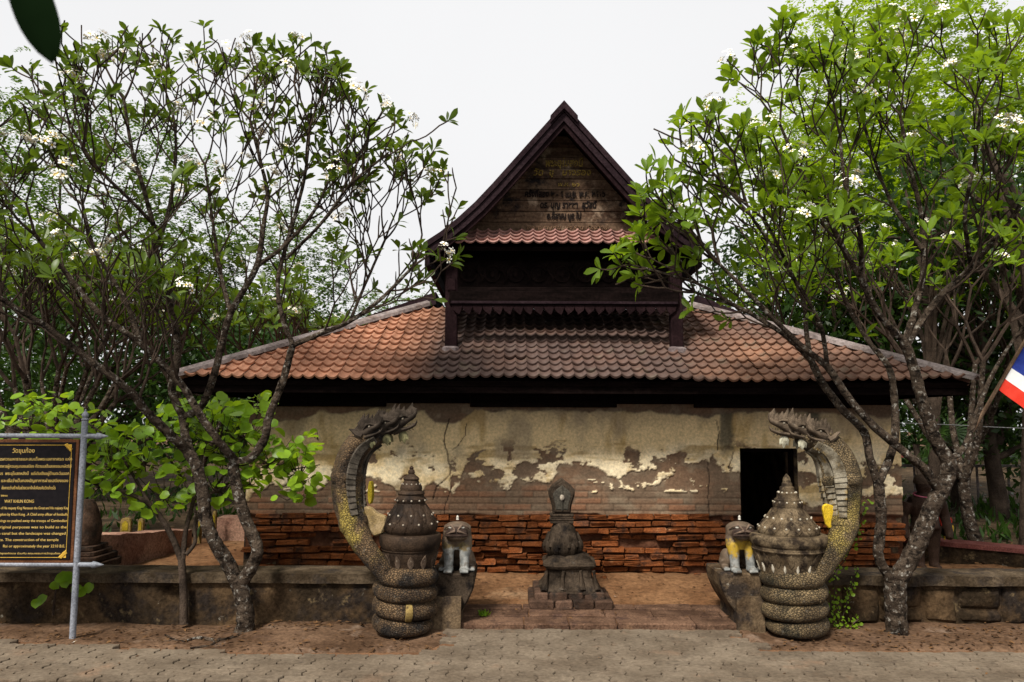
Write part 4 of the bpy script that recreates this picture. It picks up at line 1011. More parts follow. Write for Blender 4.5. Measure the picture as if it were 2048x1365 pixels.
    # breast shield and oval plaque
    if s > 0:
        c = loc(-68, 985, -.02)
        MB().prism([(.022 * math.cos(a) * .8, .088 * math.sin(a)) for a in np.linspace(0, 2 * PI, 25)[:-1]], lambda a, b_, d: c + Vector((a + d * .3, d, b_)), -.02, .02).build('plaque', M['olive'], K, bevel=.003)
        c2 = loc(-58, 1040, -.03)
        MB().prism([(-.09, .11), (-.03, .10), (.02, .055), (.09, .03), (.09, -.03), (.06, -.1), (0, -.12), (-.07, -.03)], lambda a, b_, d: c2 + Vector((a, d, b_)), -.05, .03).build('breast_shield', M['shield'], K, bevel=.012)
    else:
        c = loc(-66, 1028, -.10)
        pts = [(.045, .095), (.08, .08), (.088, .05), (.06, -.07), (.03, -.1), (-.05, -.08), (-.095, -.04), (-.09, -.005), (-.04, .07)]
        MB().prism([(-a * .95, b_ * .95) for a, b_ in pts], lambda a, b_, d: c + Vector((a, d + a * .5, b_)), -.012, .02).build('plaque', M['yellow'], K, bevel=.006)
    return K
M['ochreband'] = surf('band_ochre', (.16, .11, .035), (.27, .19, .07), 20, [((.05, .035, .02), 25, .55, .68)], bump=(80, .8, .005))
M['shield'] = surf('shield_buff', (.2, .14, .06), (.32, .235, .13), 9, [((.09, .065, .045), 8, .55, .7)], bump=(50, .5, .005))
M['urnpat'] = surf('urn_pattern', (.05, .035, .026), (.12, .085, .06), 16, bump=(60, .6, .005))
naga(808, 1, 'dark many-headed naga coiled round a blackened urn, facing right')
naga(1592, -1, 'pale many-headed naga coiled round a light urn, with yellow plaque, facing left')

# ================================================================== boundary stone in the forecourt
YS = 6.98; sb = Vector((at(1135, 1200, YS).x, YS, .085))
S = empty('boundary_stone', sb, 'dark leaf-shaped boundary stone on a lotus bulb and moulded pedestal before the wall', 'monument')
ks = YS / F
def zs(v): return at(1130, v, YS).z
hw = [(955, 0), (960, 5), (966, 13), (973, 21), (980, 25.5), (985, 26), (992, 25), (1000, 22.5), (1010, 19.5), (1020, 18), (1027, 18)]
xs_ = at(1123, 1000, YS).x
def slabp(k, y0, y1, nm, mat, dv=0):
    poly = [(-r_ * ks * k, zs(v + dv)) for v, r_ in hw] + [(r_ * ks * k, zs(v + dv)) for v, r_ in hw[::-1][:-1]]
    cz_ = zs(1000); poly = [(a, cz_ + (b - cz_) * k) for a, b in poly]
    return MB().prism(poly, lambda a, b, d: (xs_ + a, d, b), y0, y1).build(nm, mat, S, bevel=.006 if k == 1 else .003)
slabp(1, YS - .035, YS + .04, 'leaf_slab', M['stonedark'])
M['stonemid'] = surf('sema_stone', (.032, .029, .023), (.075, .066, .052), 8, [((.025, .021, .018), 9, .52, .66)], bump=(60, .7, .005))
slabp(.84, YS - .06, YS - .036, 'raised_border', M['stonedark']); slabp(.68, YS - .066, YS - .06, 'leaf_panel', M['stonemid'])
MB().box(xs_ - .006, xs_ + .006, YS - .08, YS - .066, zs(1020), zs(970)).build('midrib', M['stonemid'], S, bevel=.003)
MB().ball((xs_, YS - .078, zs(994)), (.02, .014, .026), 4, 6).build('boss', M['studL'], S)
for i, (v0, v1, hwp) in enumerate(((1032, 1027, 23), (1036, 1032, 21), (1040, 1036, 23.5), (1046, 1040, 22.5))):
    MB().box(xs_ - hwp * ks, xs_ + hwp * ks, YS - .07 + .004 * (i % 2), YS + .07, zs(v0), zs(v1) - .001).build('moulding', M['stonedark'], S, bevel=.004)
bl_ = [(1113, 24), (1109, 30), (1104, 35), (1096, 38), (1088, 38), (1078, 34), (1066, 29), (1056, 25), (1048, 21), (1045, 19)]
xb = at(1126, 1080, YS).x
lb = MB().lathe([(r_ * ks * .93, zs(v)) for v, r_ in bl_], 36, (xb, YS, 0)).build('lotus_bulb', M['stonedark'], S, True)
for row_, (v0, v1, n_, ph) in enumerate(((1107, 1080, 12, 0), (1090, 1064, 12, .5))):
    for k in range(n_):
        a = 2 * PI * (k + ph) / n_; m_ = MB()
        for i in range(6):
            v = v0 + (v1 - v0) * i / 5; rr = float(np.interp(v, [p[0] for p in bl_][::-1], [p[1] for p in bl_][::-1])) * ks; h_ = .036 * [.55, .85, 1, .95, .7, .15][i]
            for w_, dr in ((-1, -.004), (0, .010), (1, -.004)): aa = a + w_ * h_ / rr; m_.v.append((xb + (rr + dr) * math.cos(aa), YS + (rr + dr) * math.sin(aa), zs(v)))
        for i in range(5):
            for j in range(2): p = i * 3 + j; m_.f.append((p, p + 1, p + 4, p + 3))
        m_.build('lotus_petal', M['stonedark'], lb, True)
xp = at(1137, 1150, YS).x
def zpd(v): return at(1130, v, YS - .21).z
pd = [(1186, 64), (1181, 63), (1177, 58), (1168, 52), (1158, 48), (1148, 47), (1142, 48), (1138, 53), (1133, 56), (1128, 55), (1124, 47), (1120, 44), (1116, 36), (1112, 30)]
MB().lathe([(r_ * ks * .9, zpd(v)) for v, r_ in pd], 48, (xp, YS, 0), sq=9).build('pedestal', M['stonedark'], S, False, rough=.012, rscale=14)
for dx in (-.2, -.06, .09, .2):
    MB().tube([(xp + dx, YS - .2, zpd(1142)), (xp + dx * 1.02, YS - .2, zpd(1155)), (xp + dx * 1.05, YS - .21, zpd(1170)), (xp + dx * 1.1, YS - .235, zpd(1182))], [.014, .016, .022, .028], 8, ell=[(1, 1.25)] * 4).build('flared_foot', M['stonedark'], S, True, rough=.014, rscale=16)
M['oldbrick'] = surf('plinth_brick', (.028, .017, .012), (.085, .05, .034), 8, [((.03, .024, .02), 6, .5, .64)], rand=.3, bump=(45, .9, .01))
for c, (v0, v1, hwp) in enumerate(((1199, 1186, 70), (1213, 1200, 80))):
    x = xp - hwp * ks
    while x < xp + hwp * ks - .03:
        wd = random.uniform(.12, .22); x1 = min(x + wd, xp + hwp * ks)
        MB().box(x + .004, x1 - .004, YS - .27 - .05 * c + random.uniform(-.02, .015), YS + .26, at(1130, v0, YS - .29).z - .03, at(1130, v1, YS - .29).z - .004).build('brick', M['oldbrick'], S, bevel=.012, rough=.008)
        x = x1

# ================================================================== information sign
YI = 5.98
G = empty('information_sign', gp(146, 1272), 'black temple sign with gold writing on grey pipe posts', 'sign')
def pipe(a, b, r_, nm='pipe'): return MB().tube([a, b], [r_, r_], 14).build(nm, M['steel'], G, True)
def post_(u0, u1):
    a = at(u0, 1276, YI); a.z = -.03; b = at(u1, 842, YI); pipe(a, b, .0225, 'post')
    MB().lathe([(.019, 0), (.026, .006), (.026, .014), (.016, .02), (.024, .034), (.025, .045), (.017, .06), (.007, .072), (.009, .08), (.003, .088)], 14, b).build('post_finial', M['steel'], G, True)
post_(145, 170); post_(-125, -100)
for v, ue in ((873, 193), (1130, 184)):
    a, b = at(-160, v - 2, YI), at(ue, v, YI); pipe(a, b, .0185, 'rail')
    for e, dr in ((b, 1), (a, -1)):
        MB().tube([e + Vector((dr * t_, 0, 0)) for t_ in (0, .006, .012, .03, .07, .088)], [.02, .026, .026, .022, .009, .002], 12).build('rail_finial', M['steel'], G, True)
def board(u0, u1, du, v0, v1, y0, y1, nm, mat, bev=.003):
    P = [at(u0 - du, v1, YI), at(u1 - du, v1, YI), at(u1, v0, YI), at(u0, v0, YI)]
    return MB().add([(p.x, y0, p.z) for p in P] + [(p.x, y1, p.z) for p in P], [(0, 1, 2, 3), (4, 7, 6, 5), (0, 4, 5, 1), (1, 5, 6, 2), (2, 6, 7, 3), (3, 7, 4, 0)]).build(nm, mat, G, bevel=bev)
board(-97, 160, 12, 879, 1126, YI - .014, YI + .02, 'frame', M['signframe']); board(-92, 154, 12, 885, 1119, YI - .02, YI - .013, 'panel', M['signblack'], .001)
for (u0, u1, v0, v1, du) in ((-86, 138, 890, 890.8, 0), (-86, 130, 1114, 1114.8, 0)): board(u0, u1, du, v0, v1, YI - .0225, YI - .0195, 'gold_line', M['gold'], 0)
for ub_, us_ in ((146, 12), (-88, 12)):
    P = [at(ub_ - 11, 1106, YI), at(ub_ - 10.3, 1106, YI), at(ub_ + .7, 898, YI), at(ub_, 898, YI)]
    MB().add([(p.x, YI - .0225, p.z) for p in P] + [(p.x, YI - .0195, p.z) for p in P], [(0, 1, 2, 3), (0, 4, 5, 1), (1, 5, 6, 2), (2, 6, 7, 3), (3, 7, 4, 0)]).build('gold_line', M['gold'], G)
for (u, v, sx_, sz_) in ((147, 889, -1, -1), (135, 1115, -1, 1), (-87, 889, 1, -1), (-98, 1115, 1, 1)):
    c = at(u, v, YI); mb = MB()
    for k in range(6):
        t_ = k / 5; x, z_ = .052 * (1 - t_), .052 * t_; rr = .010 + .006 * math.sin(PI * t_)
        mb.tube([(c.x + sx_ * (x * .55), YI - .021, c.z + sz_ * (z_ * .55)), (c.x + sx_ * (x * .8 + .006), YI - .024, c.z + sz_ * (z_ * .8 + .006)), (c.x + sx_ * (x + rr * .5), YI - .021, c.z + sz_ * (z_ + rr * .5))], [.008, .0075, .001], 5)
    mb.prism([(0, 0), (.05, 0), (.034, .014), (.026, .026), (.014, .034), (0, .05)], lambda a, b, d: (c.x + sx_ * a * .7, d, c.z + sz_ * b * .7), YI - .0235, YI - .0195)
    mb.build('corner_ornament', M['gold'], G)
YX = YI - .022; LT = M['letter']
text('lettering', 'วัดขุนก้อง', 25, 69, 906, YX, LT, G, ext=.0008, hpx=9)
tl = ['สร้างขึ้นสมัยสมเด็จพระนเรศวรมหาราชและสมเด็จพระเอกาทศรถ แห่ง', 'กรุงศรีอยุธยา โดยขุนก้อง นายทหารผู้ควบคุมกองเสบียง ที่ตามเสด็จสองจอมกษัตริย์', 'มาทำสงครามขับไล่กองทัพเขมร  พระอุโบสถหลังนี้  แต่เดิมตั้งอยู่ด้านตะวันออก', 'ติดคลองเมืองสะพานในวัด  และเชื่อว่าเป็นกองบัญชาการฝ่ายเสบียงของ', 'ซึ่งคาดว่าสร้างในช่วงเวลาใกล้เคียงกับวัดป่าเรไร', '๒๒๑๐']
for i, (tx, e, w0) in enumerate(zip(tl, (144, 143, 138, 136, 111, 15), (-82, -82, -83, -84, 3, 2))):
    text('lettering', tx, w0, e, 921.5 + i * 14.4, YX, LT, G, ext=.0008, hpx=6.2 if i < 5 else 4.5)
text('lettering', 'WAT KHUN KONG', 9, 68, 1006, YX, LT, G, ext=.0008, hpx=6.5)
te = ['Wat Khun Kong was built in the reign of His majesty King Narasuan the Great and His majesty King', 'Ekathotsarot of the Ayutthaya kingdom by Khun Kong . A Chief army officer of foodsuffs', 'who followed the two great kings to pushed away the troops of Cambodian', 'It is believed that the original purposes was to build as the', 'quarter next to the town canal but the landscape was changed', 'to the eastern entrance. The construction of the temple', 'was near Wat Pa Rae     Rai or approximately the year 2210 B.E.']
ends = (137, 135, 134, 133, 131, 117, 130)
for i, (tx, e) in enumerate(zip(te, ends)):
    text('lettering', tx, (-150, -108, -84, -88, -88, -75, -72)[i] if i > 1 else -84, e, 1019 + i * 12.7, YX, LT, G, ext=.0008, hpx=5.6)
text('lettering', 'องค์การบริหาร สร้างเมื่อ ปีพุทธศักราช ร่วมกับ คณะกรรมการวัดขุนก้อง', -70, 120, 1109, YX, LT, G, ext=.0008, hpx=3.5)

# ================================================================== plants: shared shapes
UPV = Vector((0, 0, 1))
def leaf_shape(w, rows=5, fold=.12, droop=.18, peak=.62, tip=0.0, stalk=.12, rnd=False):
    V = []; 
    for i in range(rows + 1):
        t = i / rows
        if rnd: hw = w * math.sqrt(max(0, 1 - (2 * t - 1) ** 2)) ** .9; y = stalk + t
        else:
            y = t; hw = w * (math.sin(PI * min(1, t / peak) / 2) ** 1.5 if t < peak else max(0.0, math.cos(PI / 2 * (t - peak) / (1 - peak))) ** .6)
            hw = max(hw, .012)
        z = -droop * t * t
        V += [(-hw, y, z + fold * hw), (0, y, z), (hw, y, z + fold * hw)]
    Fc = []
    for i in range(rows):
        for j in range(2): p = i * 3 + j; Fc.append((p, p + 1, p + 4, p + 3))
    return np.array(V), np.array(Fc)
LEAF = [leaf_shape(.185, 5, .35, .12, .66), leaf_shape(.2, 5, .2, .28, .68), leaf_shape(.17, 5, .5, -.05, .64)]
ROUND = [leaf_shape(.46, 5, .18, .12, rnd=True), leaf_shape(.43, 5, .35, .25, rnd=True), leaf_shape(.48, 5, .1, .02, rnd=True)]
SIMPLE = (np.array([(0, 0, 0), (.2, .4, .04), (0, 1, -.08), (-.2, .4, .04)]), np.array([(0, 1, 2, 3)]))
def leaf_mats(arr, d, n, L, spread=(.55, 1.25), rs=random):
    """arr gets (pos, 3x3) for a rosette of n leaves at pos p around direction d"""
    p, d = Vector(arr[0]), Vector(d).normalized(); a = d.orthogonal().normalized(); b = d.cross(a); out = []; az = rs.uniform(0, 6.28)
    for k in range(n):
        az += 2.4 + rs.uniform(-.3, .3); el = rs.uniform(*spread); r = a * math.cos(az) + b * math.sin(az)
        y = (d * math.cos(el) + r * math.sin(el)).normalized(); z = (d * math.sin(el) - r * math.cos(el)).normalized(); x = y.cross(z)
        roll = rs.uniform(-.35, .35); x2 = x * math.cos(roll) + z * math.sin(roll); z2 = x2.cross(y)
        l = L * rs.uniform(.7, 1.15); q = p - d * rs.uniform(0, .05) 
        out.append((q, Matrix((x2 * l, y * l, z2 * l)).transposed()))
    return out
def join_leaves(name, mats, shapes, mat, parent, kind='stuff'):
    if len(mats) == 0: return None
    off = np.array(origin_of(parent)); VV, QQ = [], []; n = 0
    A, Pp = (mats[1], mats[0]) if isinstance(mats, tuple) else (np.array([np.array(m[1]) for m in mats]), np.array([tuple(m[0]) for m in mats])); sh_i = RNG.integers(0, len(shapes), len(A))
    for si, (V, Q) in enumerate(shapes):
        k = sh_i == si
        if not k.any(): continue
        W = np.einsum('nij,vj->nvi', A[k], V) + Pp[k][:, None, :]
        c = len(W); VV.append(W.reshape(-1, 3)); QQ.append((Q[None] + (np.arange(c) * len(V))[:, None, None]).reshape(-1, 4) + n); n += c * len(V)
    me = array_mesh(name, np.concatenate(VV), np.concatenate(QQ), off)
    o = link(name, me, parent, mat, True); o['kind'] = kind; return o
def leaf_objects(mats, shapes, mat, parent, limit=300, nm='leaf'):
    """the leaves that show largest become parts of their own; the rest are returned"""
    P = np.array([tuple(m[0]) for m in mats]); u, v, d = proj(P); vis = (u > 5) & (u < 2043) & (v > 5) & (v < 1360) & (d > .5)
    size = np.array([np.linalg.norm(np.array(m[1])[:, 1]) for m in mats]) / np.maximum(d, .1) * vis
    pick = set(np.argsort(-size)[:min(limit, int(vis.sum()))].tolist()); off = origin_of(parent)
    mes = []
    for V, Q in shapes:
        me = bpy.data.meshes.new(nm); me.from_pydata([tuple(p) for p in V], [], [tuple(int(i) for i in q) for q in Q]); me.materials.append(mat)
        me.polygons.foreach_set('use_smooth', [True] * len(me.polygons)); mes.append(me)
    for i in pick:
        q, A = mats[i]; o = bpy.data.objects.new(nm, random.choice(mes)); COL.objects.link(o); o.parent = parent
        o.matrix_basis = Matrix.Translation(q - off) @ A.to_4x4()
    return [m for i, m in enumerate(mats) if i not in pick]
def grow(p, d, r, L, lev, segs, tips, keep=None, up=.10, ang=(.38, .68), three=.3):
    pts, rad = [Vector(p)], [r]; q = Vector(p); dd = Vector(d).normalized(); n = 4; r1 = max(r * .74, .0058)
    for i in range(n):
        dd = (dd + UPV * up + Vector((random.uniform(-1, 1), random.uniform(-1, 1), random.uniform(-1, 1))) * .10).normalized()
        q = q + dd * (L / n); pts.append(q.copy()); rad.append(r + (r1 - r) * (i + 1) / n)
    if keep is not None and not keep(q):
        if keep(pts[2]): segs.append((pts[:3], rad[:3])); tips.append((pts[2], dd))
        return
    if lev <= 0: rad[-1] *= .5
    segs.append((pts, rad))
    if lev <= 0: tips.append((q, dd)); return
    k = 3 if random.random() < three else 2; a = dd.orthogonal().normalized(); b = dd.cross(a); az = random.uniform(0, 6.28)
    for j in range(k):
        th = az + 2 * PI * j / k + random.uniform(-.4, .4); el = random.uniform(*ang); nd = dd * math.cos(el) + (a * math.cos(th) + b * math.sin(th)) * math.sin(el)
        grow(q, nd, r1 * .93, L * random.uniform(.72, 1.05), lev - 1 - (random.random() < .15), segs, tips, keep, up, ang, three)
# blossom cluster: five-petalled white flowers with yellow throats
def blossom_mesh(seed, nfl=6, R=.055):
    r = random.Random(seed); V, Fc, mi = [], [], []
    for k in range(nfl):
        c = Vector((r.uniform(-1, 1), r.uniform(-1, 1), r.uniform(.0, .9))) * R; n = (c + Vector((0, 0, .03)) + Vector((r.uniform(-1, 1), r.uniform(-1, 1), 0)) * .02).normalized(); a = n.orthogonal().normalized(); b = n.cross(a); s = r.uniform(.02, .029); ph = r.uniform(0, 6)
        for j in range(5):
            th = ph + j * 2 * PI / 5; e = a * math.cos(th) + b * math.sin(th); f = n.cross(e); i0 = len(V)
            V += [c, c + e * s * .35 + f * s * .12 + n * s * .1, c + e * s * .35 - f * s * .12 + n * s * .1, c + e * s * .85 + f * s * .34 + n * s * .2, c + e * s * .8 - f * s * .3 + n * s * .26, c + e * s * 1.12 + f * s * .02 + n * s * .14]
            Fc += [(i0, i0 + 2, i0 + 1), (i0 + 1, i0 + 2, i0 + 4, i0 + 3), (i0 + 3, i0 + 4, i0 + 5)]; mi += [1, 0, 0]
    me = bpy.data.meshes.new('blossom'); me.from_pydata([tuple(v) for v in V], [], Fc); me.materials.append(M['petal']); me.materials.append(M['petaly']); me.polygons.foreach_set('material_index', mi); return me
BLOS = [blossom_mesh(s, 10, .06) for s in range(5)]
def plumeria(name, base, limbs, label, lev, L, leafm, keep, nlf, LL, obj_leaves=300, side=1.0, fl=.12, limb_parts=True, group='frangipani trees round the hall', extra=(), bare=.0, lateral=True, add=0):
    Tt = empty(name, base, label, 'tree', group); segs, tips = [], []
    first = True
    for pl, lv in limbs:
        pts = [at(u, v, Y) for u, v, Y, r in pl]; rr = [r for *_, r in pl]
        sm = catmull(pts, 7); rs_ = list(np.interp(np.linspace(0, len(rr) - 1, len(sm)), range(len(rr)), rr))
        if first: sm[0].z = -.05; rs_[0] *= 1.12
        mb = MB().tube(sm, rs_, 14 if rs_[0] > .03 else 8)
        off = origin_of(Tt); me = mb.mesh('limb', off, fixn=False)
        co = np.array([v.co[:] for v in me.vertices]); cw = co + np.array(off); nz = (fbm(cw * np.array([20, 20, 34]), 4, 77, .65) - .5) * 2
        cen = np.repeat(np.array([tuple(s_ - off) for s_ in sm]), len(co) // len(sm), 0); dv = co - cen; co = cen + dv * (1 + .3 * nz[:, None])
        me.vertices.foreach_set('co', co.ravel()); link('trunk' if first else 'limb', me, Tt, M['bark'], True); first = False
        if lv is None: continue
        lv += add
        d = (sm[-1] - sm[-4]).normalized()
        k = 3 if random.random() < .45 else 2; a = d.orthogonal().normalized(); b = d.cross(a); az = random.uniform(0, 6.28)
        for j in range(k):
            th = az + 2 * PI * j / k; el = random.uniform(.35, .6); nd = d * math.cos(el) + (a * math.cos(th) + b * math.sin(th)) * math.sin(el)
            grow(sm[-1], nd, rs_[-1] * .85, L * random.uniform(.8, 1.1), lv, segs, tips, keep)
        if lateral:
            for f in (.3, .44, .58, .7, .84):
                if random.random() < side:
                    i = int(f * (len(sm) - 1)); d = (sm[min(i + 1, len(sm) - 1)] - sm[i - 1]).normalized(); a = d.orthogonal().normalized(); b = d.cross(a); th = random.uniform(0, 6.28)
                    nd = d * .62 + (a * math.cos(th) + b * math.sin(th)) * .78 + UPV * .15; grow(sm[i], nd, max(.008, rs_[i] * .45), L, max(0, lv - (f < .6)), segs, tips, keep)
    mb = MB()
    for pts, rad in segs: mb.tube(pts, rad, 6, cap=False)
    tw = mb.build('twigs', M['twig'], Tt, True, fixn=False); tw['kind'] = 'stuff'
    mats = []
    for p, d in tips:
        if random.random() < bare: continue
        mats += leaf_mats((p,), d, random.randint(*nlf), LL)
    rest = leaf_objects(mats, LEAF, leafm, Tt, obj_leaves) if obj_leaves else mats
    join_leaves('foliage', rest, LEAF, leafm, Tt)
    nb = 0
    for p, d in tips:
        if random.random() < fl:
            o = link('blossom', random.choice(BLOS), Tt); q = d.to_track_quat('Z', 'Y'); o.rotation_mode = 'QUATERNION'; o.rotation_quaternion = q; o.location = p + d * .05 - origin_of(Tt); k = random.uniform(.9, 1.4); o.scale = (k, k, k); nb += 1
    print(name, 'segs', len(segs), 'tips', len(tips), 'leaves', len(mats), 'blossoms', nb)
    return Tt

# ================================================================== the two frangipanis in front
def inside(lim):
    us = [p[0] for p in lim]; vs = [p[1] for p in lim]
    def f(p):
        u, v, d = proj([tuple(p)]); u, v = float(u[0]) + random.gauss(0, 14), float(v[0]) + random.gauss(-6, 26)
        c = False; j = len(lim) - 1
        for i in range(len(lim)):
            if (vs[i] > v) != (vs[j] > v) and u < (us[j] - us[i]) * (v - vs[i]) / (vs[j] - vs[i]) + us[i]: c = not c
            j = i
        return c and 4.3 < p.y < 7.9 and (p.z > 1.3)
    return f
keepL = inside([(-500, 30), (-100, 70), (100, 85), (240, 55), (380, 75), (560, 90), (680, 100), (720, 200), (790, 235), (885, 245), (900, 310), (930, 380), (935, 470), (915, 570), (800, 640), (700, 690), (400, 740), (-100, 800), (-500, 800)])
bL = gp(488, 1268)
YTL = bL.y
plumeria('plumeria_tree', (bL.x, bL.y, 0), [
    ([(488, 1272, YTL, .075), (490, 1225, YTL, .066), (478, 1168, YTL + .02, .062)], None),
    ([(480, 1175, YTL + .02, .056), (455, 1125, YTL, .053), (430, 1085, YTL - .05, .05), (412, 1040, YTL - .06, .048), (405, 985, YTL - .05, .048), (392, 930, YTL - .02, .046), (372, 898, YTL, .042)], None),
    ([(378, 905, YTL, .038), (330, 860, YTL - .15, .034), (295, 826, YTL - .25, .031), (256, 780, YTL - .4, .027), (157, 703, YTL - .6, .023), (90, 652, YTL - .75, .02), (0, 597, YTL - .9, .017)], 2),
    ([(380, 905, YTL, .036), (370, 868, YTL + .1, .034), (366, 836, YTL + .15, .034), (344, 780, YTL + .15, .03), (355, 706, YTL + .1, .028), (340, 596, YTL + .05, .026), (315, 523, YTL, .024), (308, 450, YTL - .02, .022)], None),
    ([(308, 455, YTL - .02, .021), (285, 370, YTL - .1, .018), (264, 300, YTL - .15, .015), (248, 200, YTL - .2, .012)], 1),
    ([(312, 500, YTL - .02, .018), (340, 410, YTL + .15, .016), (352, 300, YTL + .25, .013), (345, 220, YTL + .3, .011)], 1),
    ([(308, 450, YTL, .016), (255, 395, YTL - .3, .014), (190, 330, YTL - .5, .012), (140, 250, YTL - .6, .010)], 1),
    ([(368, 836, YTL + .15, .032), (403, 812, YTL + .1, .031), (425, 761, YTL + .05, .029), (440, 706, YTL, .028), (462, 626, YTL - .05, .026), (513, 534, YTL - .1, .023), (527, 450, YTL - .1, .020)], None),
    ([(527, 452, YTL - .1, .018), (535, 390, YTL - .12, .016), (520, 320, YTL - .2, .014), (500, 240, YTL - .25, .011)], 1),
    ([(513, 534, YTL - .1, .018), (570, 490, YTL - .05, .016), (630, 420, YTL, .013), (670, 330, YTL, .011)], 1),
    ([(462, 626, YTL - .05, .018), (440, 540, YTL + .2, .015), (425, 440, YTL + .35, .013), (410, 330, YTL + .4, .011)], 1),
    ([(480, 1170, YTL + .02, .052), (505, 1130, YTL, .05), (513, 1091, YTL, .047), (487, 1027, YTL + .03, .045), (468, 944, YTL + .05, .043), (472, 920, YTL + .05, .04)], None),
    ([(472, 925, YTL + .05, .034), (438, 884, YTL - .1, .03), (403, 835, YTL - .15, .029), (359, 765, YTL - .2, .027), (282, 688, YTL - .3, .024), (198, 626, YTL - .35, .021), (128, 541, YTL - .4, .018), (70, 470, YTL - .5, .014)], 2),
    ([(282, 688, YTL - .3, .02), (250, 600, YTL - .2, .016), (190, 500, YTL - .1, .014), (165, 410, YTL, .012)], 1),
    ([(472, 925, YTL + .05, .036), (500, 918, YTL + .06, .034), (528, 880, YTL + .08, .033), (538, 835, YTL + .1, .032), (568, 754, YTL + .1, .03), (586, 688, YTL + .1, .027)], None),
    ([(584, 692, YTL + .1, .022), (640, 668, YTL + .1, .02), (696, 645, YTL + .1, .018), (760, 600, YTL + .05, .016), (830, 530, YTL + .05, .012)], 1),
    ([(700, 643, YTL + .1, .014), (730, 570, YTL + .2, .012), (770, 480, YTL + .25, .010)], 1),
    ([(586, 690, YTL + .1, .022), (566, 640, YTL + .05, .02), (556, 560, YTL, .018), (585, 450, YTL - .05, .016), (610, 350, YTL - .1, .013), (620, 250, YTL - .1, .011)], 1),
    ([(570, 520, YTL, .014), (640, 450, YTL - .2, .012), (700, 370, YTL - .3, .010), (760, 320, YTL - .3, .009)], 1),
], 'large sparse frangipani with forked grey trunk, by the grey sign', 3, .27, M['leafL'], keepL, (4, 7), .118, fl=.07, side=.95, bare=.34, add=2)

